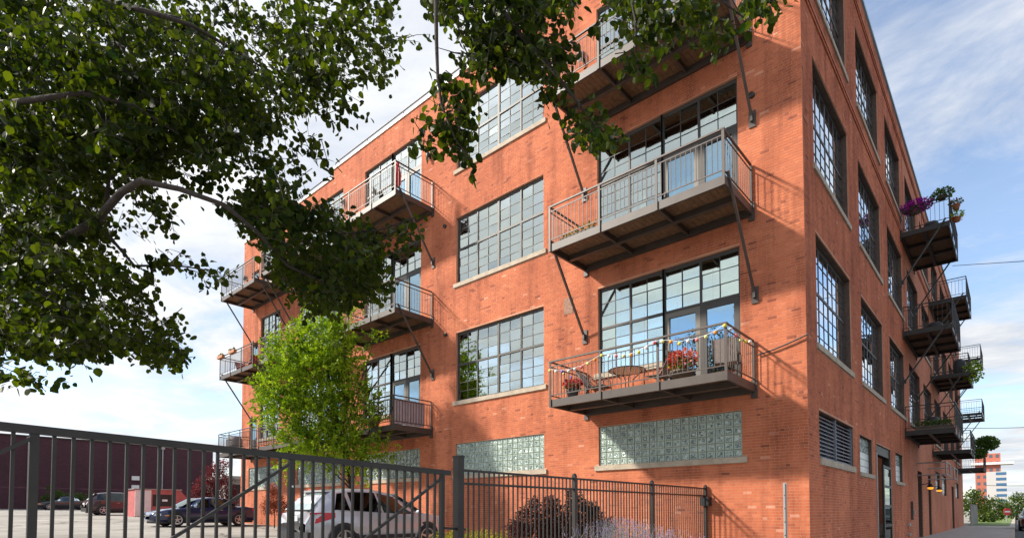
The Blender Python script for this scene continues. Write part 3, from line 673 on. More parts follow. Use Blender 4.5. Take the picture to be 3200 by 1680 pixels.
for i, y in enumerate(ups):
    o = box2('upright', (GX - .048, y - .03, .25), (GX + .008, y + .03, gtop(tt(y)) - .068), DARK, GATE)
    if i + 1 < len(ups):
        for j in range(1, 17):
            yy = y - PL * j / 17; box2('picket', (GX - .034, yy - .0125, .27), (GX - .006, yy + .0125, gtop(tt(yy)) - .066), DARK, GATE)
        bar('brace', (GX + .012, y - .03, gtop(tt(y)) - .11), (GX + .012, y - PL + .02, .45), .038, .030, DARK, GATE)
box('inspection_tag', (GX + .012, ups[1], 1.62), (.004, .018, .02), WHITE, GATE)
bar('latch_arm', (GX + .0, y_end + .03, 1.13), (GX + .0, y_end + .42, 1.10), .03, .03, BLACK, GATE)
GP = empty('gate_post', (GX, yz(1430), 0)); tag(GP, 'tall square brown steel post where gate and fence meet', 'post')
yp = yz(1430); box2('shaft', (GX - .055, yp - .055, 0), (GX + .055, yp + .055, 2.10), DARK, GP); box2('cap', (GX - .062, yp - .062, 2.101), (GX + .062, yp + .062, 2.13), DARK, GP)
FN = empty('picket_fence', (GX, -4, 0)); tag(FN, 'brown steel picket fence running from gate post to brick wall', 'fence')
fy0, fy1 = yp + .08, -0.06; posts = [yz(1792), yz(2034), fy1]
for z0 in (1.93, 1.745, 0.30): box2('rail', (GX - .016, fy0, z0 - .016), (GX + .016, fy1, z0 + .016), DARK, FN)
for y in posts:
    box2('fence_post', (GX - .033, y - .033, 0), (GX + .033, y + .033, 1.99), DARK, FN); ball('post_cap', (GX, y, 2.0), (.075, .075, .05), DARK, FN)
n = int((fy1 - fy0) / .105)
for i in range(1, n):
    y = fy0 + (fy1 - fy0) * i / n
    if min(abs(y - p) for p in posts) < .04: continue
    box2('picket', (GX - .0095, y - .0095, .12), (GX + .0095, y + .0095, 1.914), DARK, FN)
PO = empty('sign_post', at(2454, 1700, 10.6).to_tuple()[:2] + (0.0,)); tag(PO, 'thin bare galvanised post near the building corner', 'post')
pp = at(2454, 1600, 10.6); ztop = at(2454, 1507, 10.6).z
LOCAL[0] = False
box2('channel', (pp.x - .03, pp.y - .012, 0), (pp.x + .03, pp.y + .012, ztop), GALV, PO); box2('flange', (pp.x - .01, pp.y - .03, 0), (pp.x + .01, pp.y - .0125, ztop - .01), GALV, PO)
for z in np.arange(0.4, ztop - .1, .25): box2('bolt_hole', (pp.x - .008, pp.y - .0315, z), (pp.x + .008, pp.y - .0302, z + .02), BLACK, PO)

# ------------------------------------------------------------------ foliage
def leaf_shape(kind):
    if kind == 'heart':   # base at origin, tip along +x
        v = [(0, 0, 0), (.12, .30, .05), (.42, .44, .08), (.75, .28, .05), (1.0, 0, -.04), (.75, -.28, .05), (.42, -.44, .08), (.12, -.30, .05), (.45, 0, -.02)]
        f = [(8, 0, 1), (8, 1, 2), (8, 2, 3), (8, 3, 4), (8, 4, 5), (8, 5, 6), (8, 6, 7), (8, 7, 0)]
    else:
        v = [(0, 0, 0), (.5, .27, .05), (1, 0, 0), (.5, -.27, .05)]; f = [(0, 1, 2), (0, 2, 3)]
    return np.array(v), np.array(f)
def rot_frames(d, up_bias):
    """orthonormal frames with x along d"""
    n = len(d); d = d / np.linalg.norm(d, axis=1, keepdims=True)
    r = RNG.normal(size=(n, 3)) * .7; r[:, 2] += up_bias
    r -= (r * d).sum(1, keepdims=True) * d; r /= np.linalg.norm(r, axis=1, keepdims=True)
    return d, np.cross(r, d), r
def leaves(name, pos, dirs, size, kind, m, parent, up=1.0, tint=None, parts=0):
    V, F = leaf_shape(kind); n = len(pos); X, Y, Z = rot_frames(dirs, up); s = size[:, None]
    if tint is None: tint = RNG.random(n)
    order = np.arange(n)
    if parts:
        rel = pos - np.array(EYE); dep = rel @ np.array(FW); hx = (rel @ np.array(RT)) / dep; vy = np.tan(np.arctan2(rel[:, 2], dep) - PITCH)
        inside = (abs(hx) < .9) & (vy < .86) & (vy > -.05); score = np.where(inside, dep / size, 1e9); order = np.argsort(score)
        near, order = order[:parts], order[parts:]; protos = {}
        for i in near:
            q = round(float(tint[i]) * 5) / 5
            if q not in protos:
                pm = bpy.data.meshes.new('leaf'); pm.from_pydata(V.tolist(), [], F.tolist()); a = pm.attributes.new('tint', 'FLOAT', 'POINT'); a.data.foreach_set('value', np.full(len(V), q, np.float32)); pm.materials.append(m); protos[q] = pm
            ob = bpy.data.objects.new('leaf', protos[q])
            mt = Matrix([[X[i][k], Y[i][k], Z[i][k], pos[i][k]] for k in range(3)] + [[0, 0, 0, 1]]); ob.matrix_basis = mt @ Matrix.Scale(float(size[i]), 4); link(ob, parent)
    p, X, Y, Z, s, tn = pos[order], X[order], Y[order], Z[order], s[order], tint[order]; n = len(p)
    C = p[:, None] + (V[None, :, 0, None] * X[:, None] + V[None, :, 1, None] * Y[:, None] + V[None, :, 2, None] * Z[:, None]) * s[:, None]
    k = len(V); me = bpy.data.meshes.new(name); me.vertices.add(n * k); me.vertices.foreach_set('co', C.reshape(-1).astype(np.float32))
    idx = (F[None] + k * np.arange(n)[:, None, None]).reshape(-1); me.loops.add(len(idx)); me.loops.foreach_set('vertex_index', idx.astype(np.int32))
    me.polygons.add(n * len(F)); me.polygons.foreach_set('loop_start', (np.arange(n * len(F)) * 3).astype(np.int32)); me.update(calc_edges=True); me.shade_flat()
    a = me.attributes.new('tint', 'FLOAT', 'POINT'); a.data.foreach_set('value', np.repeat(tn, k).astype(np.float32)); me.materials.append(m)
    o = link(bpy.data.objects.new(name, me), parent); o['kind'] = 'stuff'; return o
def inpoly(p, poly):
    x, y = p; c = False; j = len(poly) - 1
    for i in range(len(poly)):
        xi, yi = poly[i]; xj, yj = poly[j]
        if (yi > y) != (yj > y) and x < (xj - xi) * (y - yi) / (yj - yi) + xi: c = not c
        j = i
    return c

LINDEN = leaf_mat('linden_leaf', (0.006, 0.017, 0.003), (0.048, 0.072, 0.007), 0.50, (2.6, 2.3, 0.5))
T1 = empty('linden_tree', (-5.6, -14.2, gz(-5.6))); tag(T1, 'large dark green linden tree overhanging the gate and lot', 'tree')
polyL = [(-80, -60), (1215, -60), (1235, 60), (1290, 100), (1345, 140), (1300, 172), (1240, 160), (1200, 230), (1245, 285), (1262, 335), (1180, 370), (1100, 345), (1110, 395), (1015, 410), (1022, 500), (965, 560), (925, 610), (945, 690), (1005, 690), (1070, 712), (1230, 700), (1330, 668), (1310, 735), (1255, 790), (1200, 830), (1222, 885), (1180, 950), (1100, 965), (1010, 990), (930, 940), (862, 975), (838, 920), (818, 850), (860, 810), (780, 750), (700, 668), (610, 610), (520, 590), (470, 640), (440, 700), (400, 760), (480, 800), (620, 790), (720, 850), (690, 885), (640, 860), (655, 935), (560, 1000), (575, 1080), (555, 1145), (400, 1130), (360, 1085), (250, 1130), (150, 1120), (60, 1095), (-80, 1150)]
tuft = [(-80, 1130), (60, 1130), (130, 1160), (215, 1195), (150, 1232), (60, 1200), (-80, 1180)]
small1 = [(470, 640), (545, 650), (540, 720), (500, 715), (470, 690)]
polyC = [(1335, -60), (1795, -60), (1775, 150), (1765, 235), (1805, 290), (1850, 370), (1935, 425), (1900, 448), (1800, 430), (1770, 335), (1705, 370), (1690, 260), (1610, 215), (1560, 240), (1490, 250), (1440, 210), (1425, 130), (1345, 60)]
strand = [(1355, 250), (1400, 240), (1440, 250), (1485, 300), (1440, 420), (1490, 500), (1440, 510), (1410, 440), (1310, 455), (1305, 400), (1370, 380)]
polyR = [(1850, 20), (1900, -60), (2490, -60), (2440, 70), (2300, 85), (2230, 152), (2195, 165), (2150, 100), (2060, 150), (2012, 225), (1945, 215), (1925, 130), (1880, 120)]
holes = [(70, 290, 45, 18), (240, 410, 60, 20), (380, 440, 40, 15), (720, 130, 45, 22), (760, 390, 50, 22), (860, 260, 60, 16), (345, 560, 28, 34), (560, 30, 90, 16), (1060, 35, 70, 22), (700, 60, 40, 14), (985, 190, 30, 24), (600, 480, 22, 12), (180, 250, 18, 12), (150, 660, 20, 10), (640, 200, 20, 10), (905, 430, 30, 22), (1470, 60, 20, 12), (1980, 60, 24, 18), (1900, 150, 20, 20), (820, 560, 18, 9), (520, 340, 12, 8), (900, 120, 30, 12), (440, 180, 10, 8)]
def scatter(poly, n, d0, d1, rim=0):
    xs_, ys_ = zip(*poly); out = []
    while len(out) < n:
        q = (random.uniform(min(xs_), max(xs_)), random.uniform(min(ys_), max(ys_)))
        if not inpoly(q, poly): continue
        if any(((q[0] - a) / c) ** 2 + ((q[1] - b) / d) ** 2 < 1.0 for a, b, c, d in holes): continue
        out.append((*q, random.uniform(d0, d1)))
    return out
def clumped(poly, n, d0, d1, k=(5, 10), sp=30):
    out = []
    for px, py, D in scatter(poly, n, d0, d1):
        for q in range(random.randint(*k)):
            a, b = px + random.gauss(0, sp), py + random.gauss(0, sp * .8)
            if inpoly((a, b), poly): out.append((a, b, D + random.gauss(0, .18)))
    return out
sprays = clumped(polyL, 330, 5.2, 8.6) + clumped([(-80, 300), (500, 200), (700, 500), (420, 560), (330, 640), (380, 800), (520, 850), (540, 1080), (-80, 1090)], 170, 5.4, 9.0) + clumped([(-80, -60), (600, -60), (900, 400), (500, 540), (-80, 500)], 170, 5.6, 9.5) + scatter(tuft, 14, 5.2, 5.8) + scatter(small1, 8, 5.5, 6.5) \
    + clumped([(820, 560), (930, 620), (1200, 720), (1180, 940), (960, 960), (850, 880), (880, 800), (700, 650)], 60, 5.4, 7.6) \
    + clumped(polyC, 62, 5.0, 6.4) + scatter(strand, 44, 4.9, 5.2) + clumped(polyR, 22, 5.1, 6.4, sp=24)
LP, LD, LS = [], [], []; tw = MB()
for px, py, D in sprays:
    c = at(px, py, D); dr = Vector((random.gauss(.5, .6), random.gauss(.25, .6), random.gauss(-.35, .35))).normalized()
    k = random.randint(6, 10); ln = random.uniform(.10, .20) * (D / 5.5) ** .3
    if random.random() < .8: tw.tube([c - dr * ln, c + Vector((0, 0, .02)), c + dr * ln], [.005, .004, .002], 3)
    for j in range(k):
        p = c + dr * ln * (2 * j / (k - 1) - 1) + Vector((random.gauss(0, .035), random.gauss(0, .035), random.gauss(-.02, .035)))
        LP.append(p); LD.append((dr.x * .5 + random.gauss(0, .6), dr.y * .5 + random.gauss(0, .6), -.75 + random.gauss(0, .35))); LS.append(random.uniform(.045, .10))
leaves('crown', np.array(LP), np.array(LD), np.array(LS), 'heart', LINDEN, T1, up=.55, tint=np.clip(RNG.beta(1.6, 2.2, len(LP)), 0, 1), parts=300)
o = tw.build('twigs', BARK, T1); o['kind'] = 'stuff'
def limb(pts, r0, r1, nm='limb'):
    P_ = [at(*p) for p in pts]; n = len(P_); m_ = MB(); m_.tube(P_, [r0 + (r1 - r0) * i / (n - 1) for i in range(n)], 8); return m_.build(nm, BARK, T1, True)
tb = Vector(T1.location); mb = MB(); fork = at(-260, 720, 6.4)
mb.tube([tb - Vector((0, 0, .2)), tb + Vector((.02, .03, .8)), tb.lerp(fork, .5) + Vector((-.05, 0, .2)), fork, at(-200, 300, 6.2), at(-60, -160, 6.2), at(120, -500, 6.0)], [.30, .24, .22, .20, .16, .13, .09], 12); mb.build('trunk', BARK, T1, True)
limb([(-260, 720, 6.4), (120, 790, 6.0), (300, 690, 5.6), (380, 600, 5.3), (440, 565, 5.2), (560, 590, 5.2), (700, 640, 5.2), (800, 720, 5.4), (900, 830, 5.6), (1010, 880, 5.8)], .048, .009)
limb([(-210, 330, 6.2), (40, 322, 5.4), (150, 305, 5.2), (260, 290, 5.2), (420, 330, 5.4), (560, 420, 5.6)], .036, .010)
limb([(-60, -160, 6.2), (200, -60, 5.8), (390, 20, 5.3), (480, 42, 5.2), (600, 80, 5.3), (720, 150, 5.5), (850, 230, 5.8)], .036, .008)
limb([(480, 42, 6.2), (560, 60, 6.2), (650, 130, 6.3), (760, 210, 6.4), (960, 270, 6.5)], .03, .007)
limb([(340, 75, 5.9), (380, 150, 5.8), (420, 210, 5.8)], .03, .012)
limb([(800, 720, 6.2), (900, 700, 6.2), (1020, 735, 6.2), (1180, 720, 6.2), (1300, 680, 6.2)], .020, .005)
limb([(120, -500, 6.0), (700, -420, 5.6), (1200, -300, 5.3), (1350, -120, 5.1), (1362, 0, 5.0), (1364, 130, 4.95), (1368, 240, 4.95), (1380, 330, 4.95), (1420, 430, 4.95), (1470, 500, 4.95)], .034, .005)
limb([(1200, -300, 5.3), (1480, -120, 5.2), (1600, 80, 5.2), (1720, 210, 5.2), (1790, 300, 5.2), (1880, 420, 5.2)], .035, .006)
limb([(1200, -300, 5.3), (1700, -230, 5.3), (1950, -120, 5.3), (1985, 60, 5.3), (1990, 200, 5.3)], .03, .006)
limb([(1700, -230, 5.3), (2100, -160, 5.3), (2250, 0, 5.3), (2330, 60, 5.3)], .025, .005)
limb([(1500, 170, 5.2), (1420, 165, 5.2), (1370, 150, 5.1)], .006, .003, 'twig')
limb([(330, 660, 6.1), (340, 560, 6.1), (430, 470, 6.1), (520, 440, 6.1)], .025, .006)
limb([(120, 790, 6.3), (60, 900, 6.2), (150, 1040, 6.1), (330, 1080, 6.0)], .03, .006)
limb([(300, 690, 6.2), (420, 830, 6.2), (560, 830, 6.2), (690, 850, 6.2)], .02, .005)

def blob_tree(name, label, cat, base, clumps, lsize, m, nper, trunk, kind='oval', up=.8, group=None, outward=.8, dcol=0.0, tr=.08, partnames=('trunk', 'crown'), spray=0):
    """clumps: (centre, radius vector); leaves spread through each clump, thicker towards its skin"""
    T = empty(name, base); tag(T, label, cat, group)
    P_, D_, TN = [], [], []
    for c, r in clumps:
        n = max(12, int(55 * nper * (r[0] * r[1] * r[2]) ** (2 / 3) / (lsize ** 2) * .01))
        if spray:      # leaves in rows along short twigs that reach out and up
            K = 14; n //= K; d = RNG.normal(size=(n, 3)); d /= np.linalg.norm(d, axis=1, keepdims=True); rad = RNG.random(n) ** .40
            p0 = np.array(c) + d * rad[:, None] * np.array(r); tdir = d * .8 + RNG.normal(0, .35, (n, 3)) + np.array([0, 0, .45]); tdir /= np.linalg.norm(tdir, axis=1, keepdims=True)
            ln = spray * RNG.uniform(.5, 1.2, (n, 1)); k_ = (np.arange(K) / (K - 1))[None, :, None]
            pp_ = p0[:, None] + tdir[:, None] * ln[:, None] * k_ - np.array([0, 0, .12]) * ln[:, None] * k_ ** 2 + RNG.normal(0, .02, (n, K, 3))
            dd_ = tdir[:, None] * .6 + RNG.normal(0, .6, (n, K, 3)); P_.append(pp_.reshape(-1, 3)); D_.append(dd_.reshape(-1, 3)); TN.append(np.clip(np.repeat(RNG.beta(2, 2, n), K) + RNG.normal(0, .10, n * K), 0, 1)); continue
        d = RNG.normal(size=(n, 3)); d /= np.linalg.norm(d, axis=1, keepdims=True)
        rad = RNG.random(n) ** .40; P_.append(np.array(c) + d * rad[:, None] * np.array(r) * (1 + RNG.normal(0, .14, (n, 1)))); TN.append(np.clip(RNG.beta(2, 2, n) + RNG.normal(0, .12), 0, 1)); D_.append(d * outward + RNG.normal(0, .5, (n, 3)))
    P_ = np.concatenate(P_); D_ = np.concatenate(D_); D_[:, 2] += dcol
    leaves(partnames[1], P_, D_, lsize * RNG.uniform(.6, 1.3, len(P_)), kind, m, T, up=up, tint=np.concatenate(TN))
    mbt = MB()
    b0 = Vector(base); top = Vector(clumps[0][0])
    if trunk:
        mbt.tube([b0 - Vector((0, 0, .15)), b0.lerp(top, .35) + Vector((random.gauss(0, .05), random.gauss(0, .05), 0)), b0.lerp(top, .7), top], [tr, tr * .75, tr * .5, tr * .2], 8); mbt.build(partnames[0], BARK, T, True)
        mbl = MB()
        for c, r in clumps[1:]:
            st = b0.lerp(top, random.uniform(.25, .6)); c = Vector(c); mbl.tube([st, st.lerp(c, .5) + Vector((0, 0, -.1)), c], [tr * .35, tr * .2, tr * .08], 5)
        if mbl.v: o = mbl.build('branches', BARK, T, True); o['kind'] = 'stuff'
    return T
YOUNG = leaf_mat('young_leaf', (0.045, 0.120, 0.008), (0.38, 0.52, 0.03), 0.35, (1.4, 1.4, 0.4))
def cl(px, py, r, D, k=1.0): rr = .84 * r * D / FPX; return (at(px, py, D).to_tuple(), (rr, rr, rr * k))
yb = at(1130, 1560, 20.5); 
blob_tree('young_tree', 'bright yellow-green young tree in front of the sunlit wall', 'tree', (yb.x, yb.y, gz(yb.x)),
    [cl(1010, 1090, 95, 20.3), cl(1080, 985, 26, 20.3, 1.5), cl(1055, 1035, 48, 20.3), cl(935, 1045, 45, 20.2), cl(900, 1110, 70, 20.0), cl(890, 1190, 80, 19.6), cl(990, 1190, 105, 20.0), cl(1090, 1120, 50, 20.5), cl(1080, 1220, 75, 20.6), cl(840, 1235, 50, 19.6), cl(880, 1290, 75, 19.4), cl(980, 1300, 95, 19.8), cl(1070, 1310, 75, 20.4), cl(1150, 1065, 20, 20.4), cl(1172, 1052, 13, 20.4), cl(805, 1258, 14, 19.5), cl(930, 1385, 58, 19.4), cl(1010, 1400, 80, 19.6), cl(1090, 1400, 66, 20.2), cl(1150, 1420, 50, 20.4), cl(1170, 1260, 30, 20.6), cl(1165, 1310, 30, 20.5), cl(1195, 1380, 22, 20.4), cl(1205, 1440, 24, 20.4), cl(1130, 1480, 36, 20.5), cl(900, 1440, 30, 19.5), cl(985, 1000, 22, 20.2), cl(870, 1060, 22, 20.0)],
    .12, YOUNG, 105, True, up=.9, outward=.5, dcol=.1, tr=.09, spray=.50)
PLUM = leaf_mat('plum_leaf', (0.05, 0.012, 0.018), (0.20, 0.055, 0.06), 0.3, (1.5, .6, .6))
pb = at(672, 1600, 36)
blob_tree('plum_tree', 'small purple-leaved plum tree beyond the far end of the brick building', 'tree', (pb.x, pb.y, gz(pb.x)), [cl(670, 1490, 45, 36), cl(640, 1520, 38, 36), cl(705, 1525, 38, 35.5), cl(690, 1455, 26, 36), cl(610, 1545, 28, 36), cl(730, 1560, 28, 35.5), cl(660, 1560, 40, 36)], .12, PLUM, 70, True, tr=.08)
BARB = leaf_mat('barberry_leaf', (0.025, 0.010, 0.011), (0.13, 0.055, 0.048), 0.25, (1.6, .7, .5))
bb = at(1740, 1700, 11.4)
blob_tree('barberry_shrub', 'large dark purple barberry shrub behind the picket fence', 'shrub', (bb.x, bb.y, .15), [cl(1745, 1640, 75, 11.4), cl(1660, 1630, 60, 11.2), cl(1830, 1630, 62, 11.6), cl(1890, 1650, 42, 11.8), cl(1620, 1660, 45, 11.2), cl(1720, 1575, 32, 11.4), cl(1800, 1570, 36, 11.5), cl(1850, 1590, 30, 11.6), cl(1670, 1570, 22, 11.3), cl(1780, 1540, 14, 11.4), cl(1745, 1700, 90, 11.3), cl(1850, 1700, 70, 11.5)], .055, BARB, 120, True, tr=.03, partnames=('stem', 'foliage'))
b2 = at(858, 1620, 26.8)
blob_tree('barberry_shrub', 'russet barberry shrub at the far end of the sunlit wall', 'shrub', (b2.x, b2.y, gz(b2.x)), [cl(858, 1560, 34, 26.8), cl(838, 1585, 28, 26.8), cl(880, 1585, 26, 26.6), cl(850, 1525, 20, 26.8)], .07, leaf_mat('russet_leaf', (0.12, 0.03, 0.02), (0.40, 0.14, 0.08), 0.25, (1.5, .7, .5)), 80, True, tr=.03, partnames=('stem', 'foliage'))
EUO = leaf_mat('euonymus_leaf', (0.10, 0.16, 0.015), (0.46, 0.42, 0.05), 0.35, (1.4, 1.3, .4))
e2 = at(1500, 1700, 12.5)
blob_tree('euonymus_bush', 'low yellow-green bush at the foot of the gate post', 'shrub', (e2.x, e2.y, .15), [cl(1510, 1690, 45, 12.5), cl(1470, 1685, 36, 12.5), cl(1560, 1690, 34, 12.5), cl(1420, 1690, 40, 13), cl(1370, 1690, 34, 13.5)], .05, EUO, 45, True, tr=.02, partnames=('stem', 'foliage'))
gb = at(190, 1585, 59)
blob_tree('scrub_bush', 'dark green scrub against the purple wall behind parked cars', 'shrub', (gb.x, gb.y, gz(gb.x)), [cl(150, 1560, 22, 61), cl(180, 1550, 24, 61), cl(215, 1560, 24, 61), cl(250, 1555, 20, 61), cl(155, 1525, 10, 61), cl(275, 1560, 14, 61)], .16, leaf_mat('scrub_leaf', (0.02, 0.05, 0.01), (0.09, 0.16, 0.03), 0.3, (1.5, 1.5, .5)), 70, True, tr=.04, partnames=('stem', 'foliage'))
# Russian sage in front of the fence: stalks with lavender flower whorls
SG = empty('sage_clump', at(1960, 1720, 9.6).to_tuple()[:2] + (0.12,)); tag(SG, 'tall lavender-flowered sage clump in front of the picket fence', 'flowers')
st = MB(); FP, FD_, GP_, GD_ = [], [], [], []
for i in range(240):
    px = random.gauss(1960, 95); D = random.uniform(8.6, 10.6); top = 1606 + abs(px - 1930) * .22 + random.expovariate(1 / 22)
    a = at(px + random.gauss(0, 30), 1800, D); a.z = .12; b = at(px, top, D); c = a.lerp(b, .6) + Vector((random.gauss(0, .04), random.gauss(0, .04), .05))
    st.tube([a, c, b], [.004, .003, .0015], 3)
    for k in range(26):
        f = random.uniform(.45, 1); q = c.lerp(b, (f - .45) / .55) + Vector((random.gauss(0, .012), random.gauss(0, .012), 0)); FP.append(q); FD_.append((random.gauss(0, 1), random.gauss(0, 1), .6))
    for k in range(9):
        q = a.lerp(c, random.random()); GP_.append(q); GD_.append((random.gauss(0, 1), random.gauss(0, 1), .8))
o = st.build('stalks', mat('sage_stalk', (0.36, 0.38, 0.24), 0.8), SG); o['kind'] = 'stuff'
leaves('flowers', np.array(FP), np.array(FD_), RNG.uniform(.012, .026, len(FP)), 'oval', leaf_mat('sage_flower', (0.22, 0.15, 0.38), (0.58, 0.46, 0.66), 0.3, (1.2, 1.1, 1.3)), SG)
leaves('foliage', np.array(GP_), np.array(GD_), RNG.uniform(.03, .06, len(GP_)), 'oval', leaf_mat('sage_leaf', (0.13, 0.17, 0.07), (0.38, 0.40, 0.18), 0.3, (1.2, 1.2, .8)), SG)
# street trees far right
FAR = leaf_mat('far_leaf', (0.03, 0.06, 0.01), (0.13, 0.18, 0.035), 0.3, (1.4, 1.4, .5))
for lab, px, py, r, D in (('leafy green tree past the end of the brick building', 3040, 1560, 34, 62), ('broad green tree beside the red road sign', 3105, 1585, 34, 75), ('round green tree above the black car', 3178, 1572, 36, 95), ('low yellow-green tree over the grey board fence', 3070, 1608, 26, 66)):
    p = at(px, 1640, D)
    blob_tree('street_tree', lab, 'tree', (p.x, p.y, .11), [cl(px, py, r, D), cl(px - r * .8, py + r * .5, r * .7, D), cl(px + r * .9, py + r * .4, r * .8, D), cl(px + r * .2, py - r * .5, r * .6, D), cl(px, py + r * .9, r * .8, D)], .32, FAR, 60, True, tr=.16, group='trees down the street')

# ------------------------------------------------------------------ neighbouring structures
NB = empty('purple_building', (-77, 20, gz(-77))); tag(NB, 'windowless dark purple brick building behind the parking lot', 'building')
PUR = bpy.data.materials.new('purple_brick'); PUR.use_nodes = True; t = PUR.node_tree; b_ = t.nodes['Principled BSDF']; b_.inputs['Roughness'].default_value = .8
g_ = N('ShaderNodeNewGeometry', t); s_ = N('ShaderNodeSeparateXYZ', t); L(g_.outputs['Position'], s_.inputs[0], t); c_ = N('ShaderNodeCombineXYZ', t); L(s_.outputs[1], c_.inputs[0], t); L(s_.outputs[2], c_.inputs[1], t)
k_ = N('ShaderNodeTexBrick', t, i_Scale=1.0, i_Mortar_Size=.012, i_Brick_Width=.42, i_Row_Height=.2); k_.inputs['Color1'].default_value = (.075, .022, .036, 1); k_.inputs['Color2'].default_value = (.095, .03, .045, 1); k_.inputs['Mortar'].default_value = (.055, .02, .03, 1)
L(c_.outputs[0], k_.inputs['Vector'], t); n_ = N('ShaderNodeTexNoise', t, i_Scale=.25, i_Detail=5.0); L(g_.outputs['Position'], n_.inputs['Vector'], t)
m_ = N('ShaderNodeMix', t, data_type='RGBA', blend_type='MULTIPLY'); m_.inputs[0].default_value = .6; L(k_.outputs[0], m_.inputs[6], t); L(n_.outputs[0], m_.inputs[7], t); L(m_.outputs[2], b_.inputs['Base Color'], t)
zb = gz(-77); yr = 40
def yat(px, x):
    d = at(px, 1500, 10.) - EYE; return EYE.y + d.y * (x - EYE.x) / d.x
yr = yat(664, -77); 
box2('wall', (-100, yr - 75, zb - .3), (-77, yr, 9.55), PUR, NB); box2('parapet_cap', (-100.2, yr - 75, 9.551), (-76.9, yr + .1, 9.70), DARK, NB)
for i, z in enumerate((5.2, 4.1)): box2('wall_vent', (-76.99, yr - 9.3, z), (-76.85, yr - 8.5, z + .5), WHITE, NB)
for y in (yr - 6, yr - 19, yr - 34): rod('downspout', (-76.92, y, zb), (-76.92, y, 9.5), .07, GALV, NB); box2('gutter_box', (-77, y - .2, 9.2), (-76.8, y + .2, 9.5), GALV, NB)
box2('service_door', (-76.995, yr - 27, zb), (-76.93, yr - 26, zb + 2.2), DARK, NB); box2('faded_band', (-76.998, yr - 75, 3.9), (-76.985, yr - .01, 4.05), mat('faded_purple', (.10, .04, .055), .9, var=.3, scale=.7), NB)
LINE = mat('faded_line_paint', (.55, .53, .48), .9, var=.3, scale=3)
for i in range(14):
    x = -22.6 - i * 2.75; o = meshob('parking_line', [(x, -7.5, gz(x) + .004), (x + .1, -7.5, gz(x + .1) + .004), (x + .1, -2.4, gz(x + .1) + .004), (x, -2.4, gz(x) + .004)], [(0, 1, 2, 3)], LINE); o.parent = bpy.data.objects['parking_lot']
GS = empty('concrete_building', (-70, yr + 3, gz(-70))); tag(GS, 'grey concrete loading structure beyond the brick building', 'building')
ya, yb2 = yat(705, -66), yat(775, -66); GREYC = mat('grey_concrete', (0.30, 0.28, 0.26), 0.9, var=.25, scale=.8)
box2('wall', (-72, ya, 0), (-66, yb2 + 6, 5.2), GREYC, GS); box2('roof_slab', (-72.4, ya - .5, 5.21), (-65.6, yb2 + 6, 5.6), GREYC, GS)
for i in range(3): box2('opening', (-66.02, ya + .8 + i * 2.2, 3.2), (-65.97, ya + 2.2 + i * 2.2, 4.6), BLACK, GS)
# red and white baling shed
SHD = empty('red_shed', (-44.2, .2, gz(-44))); tag(SHD, 'small red and white shed with a black opening in the lot', 'shed')
LOCAL[0] = True; RED = mat('faded_red', (0.42, 0.10, 0.10), 0.7, var=.15); PINK = mat('pale_panel', (0.72, 0.60, 0.60), .7, var=.1)
pr = [(-2.0, 0), (1.7, 0), (1.7, .95), (.9, 1.95), (-2.0, 1.95)]; mb = MB(); n0 = len(pr)
mb.v = [(x, a, z) for x in (1.0, -1.0) for a, z in pr] ; mb.f = [tuple(range(n0)), tuple(range(n0, 2 * n0))[::-1]] + [(i, (i + 1) % n0, n0 + (i + 1) % n0, n0 + i) for i in range(n0)]
mb.build('body', RED, SHD); box2('end_panel', (1.0, -2.0, .02), (1.04, -1.0, 1.9), PINK, SHD); box2('opening', (1.0, -.9, .75), (1.03, .35, 1.6), BLACK, SHD); box2('notice', (1.031, -.3, 1.1), (1.036, .05, 1.25), WHITE, SHD); box2('roof_sheet', (-1.1, -2.1, 1.951), (1.1, 1.0, 2.0), GALV, SHD)
LOCAL[0] = False
# grey board fence past the building
BF = empty('board_fence', (0.4, 56, .1)); tag(BF, 'weathered grey board fence beyond the brick building', 'fence')
for i in range(34): box2('board', (.35 + .01 * (i % 2), 52 + i * .36, .1), (.40 + .01 * (i % 2), 52 + i * .36 + .34, 2.0 + .03 * (i % 3)), GREYC, BF)
for z in (.6, 1.6): box2('fence_rail', (.30, 52, z), (.349, 64.2, z + .09), GREYC, BF)
# far towers
def tower(name, label, px0, px1, ytop, D, m, bands=None, cap=None, floors=8, fm=None, wcols=4):
    a, b = at(px0, 1600, D), at(px1, 1600, D); c = (a + b) / 2; w = (b - a).length; z1 = at((px0 + px1) / 2, ytop, D).z
    E_ = empty(name, (c.x, c.y, 0), YAW - math.atan(((px0 + px1) / 2 - 1600) / FPX)); w *= .75; tag(E_, label, 'building'); LOCAL[0] = True
    box2('wall', (-w / 2, 0, 0), (w / 2, 7, z1), m, E_)
    if cap: box2('roof_slab', (-w / 2 - cap[0], -cap[0], z1 - cap[1]), (w / 2 + cap[2], 7, z1 - cap[1] + 1.0), WHITE, E_)
    fh = z1 / floors
    for f in range(floors):
        if fm == 'stripe': box2('window_band', (-w * .02, -.06, f * fh + .35 * fh), (w / 2 - .05, -.01, f * fh + .85 * fh), mat('blue_glazing', (.05, .13, .25), .2, var=.1), E_)
        else:
            for k_ in range(wcols):
                xx = -w / 2 + w * (k_ + .25) / wcols; box2('window', (xx, -.06, f * fh + .35 * fh), (xx + w / wcols * .5, -.01, f * fh + .8 * fh), mat('far_window', (.08, .10, .13), .2, var=.1), E_)
    LOCAL[0] = False
tower('office_tower', 'distant red brick office tower with a projecting white roof slab', 3050, 3132, 1416, 260, mat('far_brick', (.42, .13, .09), .9, var=.1, scale=.1), cap=(1.5, 5.2, 4.5), floors=9)
tower('office_block', 'distant white office block with blue window bands', 3085, 3149, 1472, 235, mat('far_white', (.48, .46, .45), .8, var=.05), floors=8, fm='stripe')
